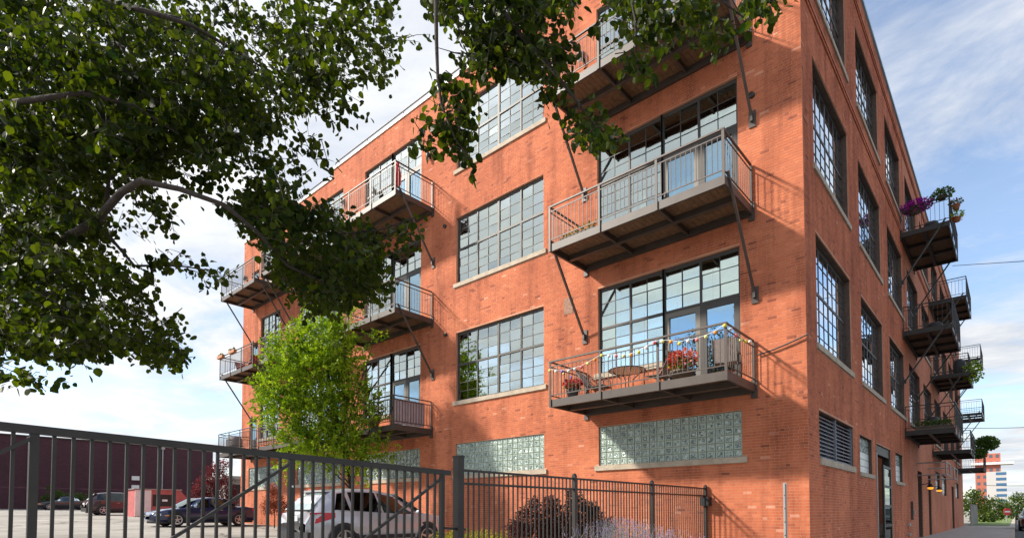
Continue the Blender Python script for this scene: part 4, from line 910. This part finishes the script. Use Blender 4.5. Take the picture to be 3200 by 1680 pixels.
# road sign
sgp = at(3149, 1640, 70); SGN = empty('road_sign', (sgp.x, sgp.y, .1), YAW); tag(SGN, 'small red and white road sign on a post down the street', 'sign'); LOCAL[0] = True
zs = at(3149, 1597, 70).z - .1
mb = MB(); n8 = 8; mb.v = [(.48 * math.cos(2 * math.pi * (i + .5) / 8), yy, zs + .48 * math.sin(2 * math.pi * (i + .5) / 8)) for yy in (-.02, .02) for i in range(8)]; mb.f = [tuple(range(8)), tuple(range(8, 16))[::-1]] + [(i, (i + 1) % 8, 8 + (i + 1) % 8, 8 + i) for i in range(8)]
mb.build('sign_plate', mat('sign_red', (.6, .03, .04), .5, var=.05), SGN); box2('white_band', (-.34, -.026, zs - .09), (.34, -.021, zs + .09), WHITE, SGN); box2('pole', (-.04, .021, 0), (.04, .08, zs + .4), GALV, SGN); LOCAL[0] = False
# overhead wires
def cable(lab, pts, r, sag=0.0):
    P_ = [Vector(p) for p in pts]; a, b = P_[0], P_[-1]; q = [a.lerp(b, i / 24) - Vector((0, 0, sag * 4 * (i / 24) * (1 - i / 24))) for i in range(25)]
    m_ = MB(); m_.tube(q, r, 5); o = m_.build('overhead_wire', BLACK); tag(o, lab, 'wire', 'overhead wires')
cable('wire rising from the upper street balcony to the right', [(1.6, 17.5, 12.2), at(3260, 812, 16)], .012)
cable('thin wire crossing the sky right of the street balconies', [at(2990, 1336, 60), at(3300, 1330, 60)], .03, .1)
cable('lowest thin wire across the sky near the far tower', [at(3080, 1515, 60), at(3300, 1512, 60)], .025, .1)
cable('short dark cable crossing the building corner', [(-1.05, -.05, 5.05), (0.05, -.06, 5.32)], .018, .03)

# ------------------------------------------------------------------ cars
TYRE = mat('tyre', (.018, .018, .019), .85, var=.15); RIM = mat('alloy_rim', (.50, .50, .52), .3, .8, .05); TLR = mat('tail_lens', (.55, .012, .02), .2, var=.05); HLC = mat('head_lens', (.75, .78, .8), .1, var=.05); AMBL = mat('amber_lens', (.8, .25, .02), .3, var=.05); TRIM = mat('black_trim', (.022, .022, .024), .55, var=.1)
def car(name, label, loc, rz, L_, Wd, st, paint, wb, wr, wheel_x, side_wins, ws, rw, tails, heads, sill_z=.24, lower=None, tall=False):
    """st: stations along the car (x from the rear): x, belt z, roof z, half width at belt, half width at roof"""
    C_ = empty(name, loc, rz); tag(C_, label, 'car'); LOCAL[0] = True
    X = np.array([s[0] for s in st]); xs_ = np.unique(np.concatenate([X, np.linspace(X[0], X[-1], 46)]))
    I = lambda k: np.interp(xs_, X, [s[k] for s in st]); bz, rf, hw, hr = I(1), I(2), I(3), I(4)
    rings = []
    for i, x in enumerate(xs_):
        e = min(1, min(x - X[0], X[-1] - x) / .35); e = math.sqrt(max(0, 1 - (1 - e) ** 2)); w = hw[i] * (.86 + .14 * e); zl = sill_z + .10 * (1 - e)
        zmid = zl + (bz[i] - zl) * .5
        half = [(w * .90, zl), (w * .985, zl + .10), (w * 1.0, zmid), (w * .985, bz[i] - .06), (w * .955, bz[i])]
        if rf[i] - bz[i] > .03: half += [(hr[i] + (w * .95 - hr[i]) * .06, rf[i] - .055), (hr[i] * .86, rf[i] - .008), (hr[i] * .45, rf[i] + .012), (0, rf[i] + .018)]
        else: half += [(w * .90, bz[i] + .02), (w * .74, bz[i] + .035), (w * .4, bz[i] + .045), (0, bz[i] + .048)]
        rings.append(half)
    K = len(rings[0]); mb = MB(); full = 2 * K - 1
    for i, x in enumerate(xs_):
        for y, z in rings[i]: mb.v.append((x, -y, z))
        for y, z in rings[i][-2::-1]: mb.v.append((x, y, z))
    for i in range(len(xs_) - 1):
        for j in range(full - 1): a = i * full + j; mb.f.append((a, a + 1, a + 1 + full, a + full))
        mb.f.append((i * full, i * full + full, i * full + 2 * full - 1, i * full + full - 1))
    mb.f.append(tuple(range(full))); e0 = (len(xs_) - 1) * full; mb.f.append(tuple(e0 + j for j in range(full))[::-1])
    body = mb.build('body', paint, C_, True)
    def surf(x, t, side, off=.008):
        j = min(max(np.searchsorted(xs_, x) - 1, 0), len(xs_) - 2); f = (x - xs_[j]) / (xs_[j + 1] - xs_[j]); 
        p4 = [rings[j][4][k] * (1 - f) + rings[j + 1][4][k] * f for k in (0, 1)]; p5 = [rings[j][5][k] * (1 - f) + rings[j + 1][5][k] * f for k in (0, 1)]
        y = p4[0] + (p5[0] - p4[0]) * t; z = p4[1] + (p5[1] - p4[1]) * t; return (x, side * (y + off), z)
    def flank(x, z, side, off=.008):
        j = min(max(np.searchsorted(xs_, x) - 1, 0), len(xs_) - 2); f = (x - xs_[j]) / (xs_[j + 1] - xs_[j]); r = [[rings[j][q][k] * (1 - f) + rings[j + 1][q][k] * f for k in (0, 1)] for q in range(5)]
        return (x, side * (np.interp(z, [q[1] for q in r], [q[0] for q in r]) + off), z)
    for side in (-1, 1):
        for (xb0, xb1, xt0, xt1) in side_wins:
            m_ = MB(); n = 6; g = []
            for a in range(n + 1):
                for b in range(4):
                    t_ = .04 + .90 * b / 3; x = (xb0 + (xb1 - xb0) * a / n) * (1 - b / 3) + (xt0 + (xt1 - xt0) * a / n) * b / 3; g.append(surf(x, t_, side))
            m_.v = g; m_.f = [(a * 4 + b, (a + 1) * 4 + b, (a + 1) * 4 + b + 1, a * 4 + b + 1) for a in range(n) for b in range(3)]; m_.build('side_window', CARGLASS, C_, True)
        for x in wheel_x:
            m_ = MB(); n = 22; y0 = side * (float(np.interp(x, X, [s[3] for s in st])) + .004)
            m_.v = [(x, y0, wr)] + [(x + (wr * 1.22) * math.cos(math.pi * 2 * k / n), y0, max(sill_z - .02, wr + wr * 1.22 * math.sin(math.pi * 2 * k / n))) for k in range(n)]; m_.f = [(0, 1 + k, 1 + (k + 1) % n) for k in range(n)]; m_.build('wheel_arch', TRIM, C_)
            # wheel: tyre and spoked rim
            def ringmesh(prof, nm, mm, par=None):
                q = MB(); nn = 24
                for r, yy in prof:
                    for k in range(nn): q.v.append((x + r * math.cos(2 * math.pi * k / nn), yy, wr + r * math.sin(2 * math.pi * k / nn)))
                for i in range(len(prof) - 1):
                    for k in range(nn): a = i * nn + k; b = i * nn + (k + 1) % nn; q.f.append((a, b, b + nn, a + nn))
                return q.build(nm, mm, par or C_, True)
            yo = y0 + side * .03; yi = y0 - side * .17
            ty = ringmesh([(wr * .66, yi), (wr * .95, yi), (wr, yi + side * .03), (wr, yo - side * .03), (wr * .95, yo), (wr * .68, yo + side * .004)], 'tyre', TYRE)
            ringmesh([(wr * .69, yo + side * .006), (wr * .60, yo + side * .008), (wr * .58, yo - side * .05)], 'rim', RIM, ty)
            m_ = MB()
            for k in range(5):
                a = 2 * math.pi * k / 5 + .3; d = (math.cos(a), math.sin(a)); nrm = (-d[1], d[0]); h0, h1 = wr * .10, wr * .055
                pts = [(d[0] * wr * .08 + nrm[0] * h0, d[1] * wr * .08 + nrm[1] * h0), (d[0] * wr * .62 + nrm[0] * h1, d[1] * wr * .62 + nrm[1] * h1), (d[0] * wr * .62 - nrm[0] * h1, d[1] * wr * .62 - nrm[1] * h1), (d[0] * wr * .08 - nrm[0] * h0, d[1] * wr * .08 - nrm[1] * h0)]
                m_.quad(*[(x + p[0], yo + side * .004, wr + p[1]) for p in pts])
            m_.quad(*[(x + .16 * wr * math.cos(2 * math.pi * k / 8), yo + side * .008, wr + .16 * wr * math.sin(2 * math.pi * k / 8)) for k in range(8)]); m_.build('spokes', RIM, ty)
        for (x0, x1, z0, z1, mm, nm) in tails + heads:
            m_ = MB(); n = 5
            for a in range(n + 1):
                xx = x0 + (x1 - x0) * a / n; k = 1 - .55 * a / n if nm == 'tail_lamp' else 1
                m_.v += [flank(xx, z1 - (z1 - z0) * k, side, .010), flank(xx, z1, side, .010)]
            m_.f = [(2 * a, 2 * a + 2, 2 * a + 3, 2 * a + 1) for a in range(n)]; m_.build(nm, mm, C_)
        ball('mirror', (ws[0] - .32, side * (st[len(st) // 2][3] + .10), st[len(st) // 2][1] + .06), (.12, .20, .14), paint, C_)
        m_ = MB(); m_.v = [flank(x, sill_z + .105 + dz, side, .006) for x in np.linspace(wheel_x[0] + wr * 1.2, wheel_x[1] - wr * 1.2, 8) for dz in (0, .10)]; m_.f = [(2 * a, 2 * a + 2, 2 * a + 3, 2 * a + 1) for a in range(7)]; m_.build('sill_trim', TRIM, C_)
        for x in (wheel_x[0] + wr + .55, wheel_x[1] - wr - .75): m_ = MB(); p = flank(x, st[len(st) // 2][1] - .12, side, .012); m_.box((p[0] - .08, p[1] - .012, p[2] - .012), (p[0] + .08, p[1] + .012, p[2] + .012)); m_.build('door_handle', RIM, C_)
    def screen(nm, x0, z0, w0, x1, z1, w1, off):
        m_ = MB(); n = 8
        for a in range(n + 1):
            s_ = -1 + 2 * a / n; bow = .05 * (1 - s_ * s_)
            m_.v += [(x0 + off[0] + bow * off[2], s_ * w0, z0 + off[1]), (x1 + off[0] + bow * .6 * off[2], s_ * w1, z1 + off[1])]
        m_.f = [(2 * a, 2 * a + 2, 2 * a + 3, 2 * a + 1) for a in range(n)]; m_.build(nm, CARGLASS, C_, True)
    screen('windscreen', *ws, (.03, .035, 1)); screen('rear_window', *rw, (-.03, .03, -1))
    if tall:
        box2('rear_bumper', (-.02, -hw[3] * .9, sill_z + .02), (.10, hw[3] * .9, sill_z + .30), TRIM if lower is None else lower, C_); box2('number_plate', (-.028, -.26, .80), (-.005, .26, .92), WHITE, C_); box2('spoiler', (rw[3] - .14, -rw[5] * 1.0, rw[4] + .03), (rw[3] + .12, rw[5] * 1.0, rw[4] + .075), paint, C_)
    box2('underbody', (.25, -Wd * .42, .16), (L_ - .25, Wd * .42, sill_z + .15), TRIM, C_)
    LOCAL[0] = False; return C_
def paint(nm, c, metal=.3): return mat(nm, c, .28, metal, .02, coat=1.0)
SUVst = [(0, .72, .73, .72, .46), (.07, .96, .98, .80, .50), (.34, 1.04, 1.36, .84, .50), (.70, 1.05, 1.535, .87, .54), (1.2, 1.02, 1.60, .885, .57), (1.9, .98, 1.595, .885, .58), (2.45, .95, 1.50, .88, .56), (3.0, .95, 1.22, .875, .58), (3.36, .96, .98, .86, .62), (3.9, .90, .91, .82, .6), (4.18, .76, .77, .74, .5), (4.28, .60, .61, .66, .5)]
sx, sy = -9.5, -5.0
car('parked_suv', 'silver white compact SUV behind the gate', (sx, sy - 2.2, .33), R(90), 4.28, 1.77, SUVst, paint('silver_white', (.50, .49, .52), .3), 2.56, .345, (.86, 3.42),
    [(.62, 1.04, .80, .98), (1.14, 1.95, 1.08, 1.85), (2.02, 3.05, 1.92, 2.45)], (3.34, .99, .70, 2.55, 1.47, .52), (.13, 1.04, .62, .60, 1.47, .49), [(.05, .62, .72, 1.0, TLR, 'tail_lamp')], [(3.85, 4.10, .70, .84, HLC, 'headlight'), (3.62, 3.70, .74, .78, AMBL, 'side_marker')], tall=True)
SEDst = [(0, .62, .63, .66, .5), (.08, .86, .88, .76, .5), (.55, .93, .94, .84, .55), (1.0, .93, .97, .875, .56), (1.35, .92, 1.22, .885, .56), (1.75, .91, 1.38, .89, .56), (2.3, .90, 1.41, .89, .57), (2.8, .89, 1.33, .89, .57), (3.5, .88, .92, .88, .6), (4.2, .78, .80, .86, .6), (4.7, .64, .66, .76, .5), (4.85, .52, .53, .66, .5)]
SW_ = [(1.12, 1.42, 1.40, 1.55), (1.48, 2.32, 1.60, 2.28), (2.40, 3.32, 2.36, 2.80)]
SED_T = [(.04, .30, .68, .84, TLR, 'tail_lamp')]; SED_H = [(4.45, 4.72, .52, .62, HLC, 'headlight'), (4.05, 4.30, .50, .55, AMBL, 'side_marker')]
car('parked_sedan', 'dark blue sedan parked at the far end of the sunlit wall', (-26.7, -.75, gz(-26.7)), R(-90), 4.85, 1.8, SEDst, paint('navy_paint', (.012, .022, .085)), 2.8, .32, (.98, 3.80), SW_, (3.52, .93, .70, 2.86, 1.33, .56), (1.05, .96, .68, 1.62, 1.33, .54), SED_T, SED_H)
car('parked_sedan', 'black sedan parked furthest away against the purple wall', (-72.2, 1.6, gz(-72.2)), R(-90), 4.85, 1.8, SEDst, paint('black_navy_paint', (.014, .016, .03)), 2.8, .32, (.98, 3.80), SW_, (3.52, .93, .70, 2.86, 1.33, .56), (1.05, .96, .68, 1.62, 1.33, .54), SED_T, [(4.45, 4.72, .52, .62, AMBL, 'headlight')])
BIGst = [(x * 1.18, a * 1.08, b * 1.08, c * 1.1, d * 1.15) for x, a, b, c, d in SUVst]
car('parked_suv', 'dark maroon SUV parked beside the red shed', (-48.5, -3.7, gz(-48.5)), R(90), 5.05, 1.95, BIGst, paint('maroon_paint', (.055, .022, .028)), 3.0, .38, (1.02, 4.0),
    [(.62, 1.20, .66, 1.12), (1.30, 2.30, 1.25, 2.18), (2.40, 3.60, 2.28, 3.08)], (3.99, 1.07, .78, 3.17, 1.62, .62), (.12, 1.10, .72, .58, 1.62, .62), [(.08, .30, .95, 1.12, TLR, 'tail_lamp')], [(4.5, 4.85, .78, .92, HLC, 'headlight')], tall=True)
car('parked_suv', 'black SUV parked at the kerb down the street', (4.55, 45.2, -.03), R(-90), 5.05, 1.95, BIGst, paint('black_paint_car', (.012, .013, .016)), 3.0, .38, (1.02, 4.0),
    [(.62, 1.20, .66, 1.12), (1.30, 2.30, 1.25, 2.18), (2.40, 3.60, 2.28, 3.08)], (3.99, 1.07, .78, 3.17, 1.62, .62), (.12, 1.10, .72, .58, 1.62, .62), [(.08, .30, .95, 1.12, TLR, 'tail_lamp')], [(4.5, 4.85, .78, .92, HLC, 'headlight')], tall=True)

# ------------------------------------------------------------------ things on the balconies
POT = mat('grey_pot', (.10, .11, .13), .6); TERRA = mat('terracotta', (.42, .17, .08), .8); WICK = mat('wicker', (.14, .11, .08), .8, var=.3, scale=30)
REDF = leaf_mat('red_petal', (.45, .01, .015), (.75, .06, .05), .25, (1.2, .5, .5)); CORAL = leaf_mat('coral_petal', (.60, .10, .05), (.85, .35, .25), .25, (1.2, .7, .6)); GREENL = leaf_mat('pot_leaf', (.03, .07, .015), (.14, .22, .05), .3, (1.4, 1.4, .5)); PURF = leaf_mat('magenta_petal', (.25, .01, .20), (.50, .04, .42), .25, (1.2, .5, 1.1)); YELF = leaf_mat('yellow_petal', (.6, .40, .02), (.8, .6, .08), .25, (1.2, 1.1, .5))
def flowerpot(name, label, c, r, h, pm, groups, prof=None):
    E_ = empty(name, c); tag(E_, label, 'flower pot'); c = Vector(c)
    m_ = MB(); m_.lathe(c, prof or [(r * .7, .0), (r * .95, h * .8), (r * 1.05, h * .82), (r * 1.05, h), (r * .9, h)], 16); m_.build('pot', pm, E_, True)
    for nm, mt, off, rad, n, sz in groups:
        d = RNG.normal(size=(n, 3)); d /= np.linalg.norm(d, axis=1, keepdims=True); p = np.array(c) + np.array(off) + d * (RNG.random((n, 1)) ** .4) * np.array(rad)
        o = leaves(nm, p, d + RNG.normal(0, .4, (n, 3)), sz * RNG.uniform(.6, 1.3, n), 'heart', mt, E_, up=.8)
z1 = DECK[1] + .004
flowerpot('flower_pot', 'grey pot of red geraniums at the outer end of the lowest near balcony', (-5.55, -1.25, z1), .17, .30, POT, [('leaves', GREENL, (0, 0, .36), (.22, .22, .13), 160, .07), ('petals', REDF, (0, 0, .46), (.26, .26, .13), 420, .05)])
flowerpot('flower_pot', 'basket of coral begonias on the lowest near balcony', (-2.35, -1.3, z1), .28, .26, WICK, [('leaves', GREENL, (0, 0, .40), (.33, .30, .18), 200, .08), ('petals', CORAL, (0, 0, .55), (.36, .32, .22), 360, .07), ('petals', REDF, (-.15, -.05, .52), (.22, .2, .18), 160, .06), ('petals', YELF, (-.1, -.1, .33), (.22, .2, .06), 60, .05)])
def cafe_table(c):
    E_ = empty('glass_table', c); tag(E_, 'round glass-topped metal table on the lowest near balcony', 'table'); c = Vector(c)
    m_ = MB(); m_.lathe(c + Vector((0, 0, .68)), [(.46, 0), (.46, .012)], 28); m_.build('table_top', mat('table_glass', (.45, .55, .48), .08, var=.03), E_)
    m_ = MB(); m_.tube([c + Vector((.475 * math.cos(a), .475 * math.sin(a), .685)) for a in np.linspace(0, 2 * math.pi, 29)], .014, 6); m_.build('rim', BLACK, E_, True)
    for k in range(4):
        a = math.pi / 4 + k * math.pi / 2; d = Vector((math.cos(a), math.sin(a), 0)); m_ = MB(); m_.tube([c + d * .40 + Vector((0, 0, .67)), c + d * .16 + Vector((0, 0, .45)), c + d * .16 + Vector((0, 0, .2)), c + d * .34], .013, 6); m_.build('leg', BLACK, E_, True)
cafe_table((-4.15, -.75, z1))
SLING = mat('sling_fabric', (.30, .25, .23), .8, var=.15, scale=20)
def chair(label, c, rz, name='patio_chair', rec=.35, fab=None):
    fab = fab or SLING
    E_ = empty(name, c, rz); tag(E_, label, 'chair', 'patio chairs'); LOCAL[0] = True
    for s in (-.26, .26):
        m_ = MB(); m_.tube([(.25, s, 0), (.28, s, .38), (-.22, s, .34), (-.22 - rec, s, .86)], .016, 6); m_.build('side_frame', STEEL, E_, True)
        m_ = MB(); m_.tube([(-.30, s, 0), (-.18, s, .36), (-.10, s, .58), (.24, s, .58), (.27, s, .38)], .014, 6); m_.build('arm', STEEL, E_, True)
    m_ = MB(); m_.quad((.27, -.25, .385), (.27, .25, .385), (-.22, .25, .345), (-.22, -.25, .345)); m_.build('seat', fab, E_); m_ = MB(); m_.quad((-.22, -.25, .35), (-.22, .25, .35), (-.22 - rec, .25, .86), (-.22 - rec, -.25, .86)); m_.build('backrest', fab, E_)
    LOCAL[0] = False
chair('grey sling chair left of the glass table on the lowest near balcony', (-5.05, -.75, z1), R(10))
chair('grey sling chair right of the glass table on the lowest near balcony', (-3.2, -.8, z1), R(170))
chair('dark folded deck chair leaning at the right end of the lowest near balcony', (-1.45, -.9, z1), R(100), rec=.12)
# string of lantern lights
SL = empty('string_lights', (-3.5, -1.72, z1 + .8)); tag(SL, 'string of coloured paper globe lights along the lowest near balcony rail', 'string lights')
cols = {'yellow': (.75, .60, .06), 'orange': (.80, .28, .03), 'white': (.75, .75, .72), 'pink': (.70, .16, .17), 'cream': (.68, .68, .25), 'purple': (.22, .12, .5)}
seq = ['cream', 'white', 'purple', 'white', 'white', 'pink', 'cream', 'orange', 'yellow', 'white', 'pink', 'cream', 'orange', 'yellow', 'white', 'pink', 'cream', 'orange', 'yellow', 'white', 'pink', 'cream', 'orange', 'yellow']
pts = []
ya_ = -1.75 - .05
for i, cname in enumerate(seq):
    f = i / (len(seq) - 1); x = -5.9 + 4.75 * f; sag = .16 * abs(math.sin(f * math.pi * 3)); z = z1 + .96 - sag - .05 * random.random() - .18 * (1 - f) ** 3; pts.append(Vector((x, ya_ - .01, z + .04)))
    ball('globe', (x, ya_ - .01, z), .085, mat('globe_' + cname, cols[cname], .6, var=.05), SL)
for i, cname in enumerate(['white', 'pink', 'cream', 'yellow', 'white']):
    y = -1.6 + i * .3; z = z1 + .92 - .1 * math.sin(i / 4 * math.pi); pts.append(Vector((-1.10, y, z + .04))); ball('globe', (-1.10, y, z), .08, mat('globe_' + cname, cols[cname], .6), SL)
for i, cname in enumerate(['white', 'cream', 'purple', 'white']):
    y = -1.5 + i * .35; ball('globe', (-5.92, y, z1 + .86 - .04 * i), .075, mat('globe_' + cname, cols[cname], .6), SL)
m_ = MB(); m_.tube(pts, .005, 4); m_.build('wire', WHITE, SL)
def planter(label, lo, hi, pm, groups):
    E_ = empty('planter_box', ((lo[0] + hi[0]) / 2, (lo[1] + hi[1]) / 2, lo[2])); tag(E_, label, 'planter'); box2('trough', lo, hi, pm, E_)
    for nm, mt, n, sz, hgt in groups:
        p = np.stack([RNG.uniform(lo[0], hi[0], n), RNG.uniform(lo[1], hi[1], n), hi[2] + hgt * RNG.random(n)], 1); leaves(nm, p, RNG.normal(0, 1, (n, 3)) + np.array([0, 0, .6]), sz * RNG.uniform(.6, 1.3, n), 'heart', mt, E_)
z2, z3 = DECK[2] + .004, DECK[3] + .004
planter('low planter of seedlings on the second near balcony', (-5.7, -1.6, z2), (-4.6, -1.35, z2 + .14), WICK, [('leaves', GREENL, 90, .06, .16), ('petals', YELF, 40, .05, .2)])
planter('brown planter hooked over the middle of the far end balcony rail', (-27.0, -1.95, z2 + .88), (-26.3, -1.80, z2 + 1.03), TERRA, [('leaves', GREENL, 60, .07, .1)])
planter('brown planter hooked over the outer end of the far balcony rail', (-28.5, -1.95, z2 + .88), (-27.8, -1.80, z2 + 1.03), TERRA, [('leaves', GREENL, 40, .07, .06)])
planter('planter of mixed flowers on the second balcony in the fourth bay', (-23.4, -1.65, z2), (-21.2, -1.4, z2 + .25), WICK, [('leaves', GREENL, 200, .08, .3), ('petals', CORAL, 90, .06, .35), ('petals', YELF, 50, .06, .35)])
chair('red metal chair on the second balcony at the far end', (-26.6, -.9, z2), R(180), fab=mat('red_metal', (.35, .05, .05), .5)); chair('second red metal chair nearer the end of the far balcony', (-27.6, -.9, z2), R(0), fab=mat('red_metal', (.35, .05, .05), .5))
def grill(label, c, w=.9, h=.95, m=None, P=PA):
    E_ = empty('covered_grill', c); tag(E_, label, 'grill'); c = Vector(c); m_ = MB(); n = 14; prof = [(.46, 0), (.5, h * .45), (.5, h * .75), (.40, h * .93), (.18, h)]
    b0 = 0
    for r, z in prof:
        for k in range(n): a = 2 * math.pi * k / n; cx, sy_ = math.cos(a), math.sin(a); q = (abs(cx) ** 4 + abs(sy_) ** 4) ** -.25; u, v = r * q * cx * w * 2 * .5, r * q * sy_ * .6; m_.v.append((c.x + (u if P is PA else v), c.y + (v if P is PA else u), c.z + z))
    for i in range(len(prof) - 1):
        for k in range(n): a = i * n + k; b = i * n + (k + 1) % n; m_.f.append((a, b, b + n, a + n))
    m_.f.append(tuple(len(prof) * n - n + k for k in range(n))); m_.build('cover', m or mat('grill_cover', (.02, .02, .022), .6, var=.2), E_, True); box2('tie_strap', (c.x - (w * .501 if P is PA else .31), c.y - (.31 if P is PA else w * .501), c.z + h * .40), (c.x + (w * .501 if P is PA else .31), c.y + (.31 if P is PA else w * .501), c.z + h * .43), BLACK, E_)
zf = DECK[1] + .085
grill('grey covered grill on the lowest balcony at the far end', (-27.9, -1.2, zf), 1.0, .95, mat('grey_cover', (.16, .15, .16), .8))
grill('black covered grill on the nearest upper street balcony', (.95, 17.0, DKB[3] + .005), 1.3, .85, P=PB); grill('black covered grill on the nearest middle street balcony', (.95, 17.3, DKB[2] + .005), 1.3, .7, P=PB); grill('black covered grill on the nearest lowest street balcony', (.8, 17.0, DKB[1] + .005), 1.2, .75, P=PB); grill('black covered grill on the second middle street balcony', (1.2, 27.6, DKB[2] + .005), 1.3, 1.1, P=PB)
# privacy cloth on the middle balcony
m_ = MB(); nn = 22
for i in range(nn + 1):
    y = -.35 - 1.36 * i / nn; w_ = .018 * math.sin(i * 1.9); m_.v += [(-12.98 + w_, y, zf + .02), (-12.98 + w_, y, zf + .93)]
m_.f = [(2 * i, 2 * i + 2, 2 * i + 3, 2 * i + 1) for i in range(nn)]
o = m_.build('privacy_cloth', mat('mauve_cloth', (.42, .34, .36), .9, var=.1, scale=6)); tag(o, 'mauve grey privacy cloth tied inside the middle lowest balcony rail', 'cloth')
flowerpot('flower_pot', 'terracotta pot with yellow flowers on the lowest middle balcony', (-14.6, -1.45, zf), .22, .32, TERRA, [('leaves', GREENL, (0, 0, .55), (.3, .3, .35), 220, .08), ('petals', YELF, (0, 0, .8), (.3, .3, .25), 60, .06)])
# closed red parasol on the upper middle balcony
E_ = empty('folded_parasol', (-13.3, -1.4, z3)); tag(E_, 'closed red parasol on the upper middle balcony', 'parasol'); m_ = MB(); m_.lathe((-13.3, -1.4, z3), [(.02, .3), (.12, .45), (.13, .75), (.05, 1.25), (.02, 1.3)], 12); m_.build('canopy', mat('red_cloth', (.5, .02, .03), .8), E_, True); rod('pole', (-13.3, -1.4, z3), (-13.3, -1.4, z3 + 1.4), .018, GALV, E_)
# street balcony flowers
flowerpot('hanging_basket', 'big magenta petunia basket on the nearest upper street balcony', (.55, 15.2, DKB[3] + .75), .22, .22, WICK, [('petals', PURF, (0, 0, .30), (.62, .35, .26), 700, .08), ('leaves', GREENL, (0, 0, .15), (.45, .3, .15), 120, .08)])
flowerpot('hanging_basket', 'green leafy basket at the outer rail of the upper street balcony', (1.45, 15.2, DKB[3] + 1.02), .18, .14, WICK, [('leaves', GREENL, (0, 0, .24), (.38, .3, .22), 320, .09)])
flowerpot('hanging_pot', 'pot of purple flowers hung outside the upper street balcony rail', (1.88, 15.6, DKB[3] + .60), .14, .22, TERRA, [('leaves', GREENL, (0, 0, .28), (.24, .24, .14), 120, .07), ('petals', PURF, (0, 0, .36), (.22, .22, .1), 50, .05)])
flowerpot('hanging_pot', 'pot of pale green foliage hung low outside the upper street balcony', (1.90, 15.5, DKB[3] + .05), .14, .18, TERRA, [('leaves', YOUNG, (0, 0, .26), (.26, .26, .16), 160, .07), ('petals', REDF, (0, -.05, .12), (.2, .15, .1), 50, .05)])
flowerpot('flower_pot', 'bright green bush in a pot on the second middle street balcony', (1.85, 26.4, DKB[2] - .25), .2, .3, WICK, [('leaves', YOUNG, (0, 0, .35), (.45, .6, .62), 500, .1)])
flowerpot('hanging_basket', 'dark green trailing basket hung from the far street balcony', (1.9, 42.3, DKB[1] + 1.7), .25, .3, WICK, [('leaves', GREENL, (0, 0, .1), (.75, .8, .55), 1800, .12), ('leaves', GREENL, (-.5, -.5, -.7), (.55, .6, .35), 900, .12)])
planter('long green planter on the nearest lowest street balcony', (.35, 15.08, DKB[1] + .01), (1.6, 15.3, DKB[1] + .16), WICK, [('leaves', GREENL, 260, .09, .2)])
S.render.use_persistent_data = False
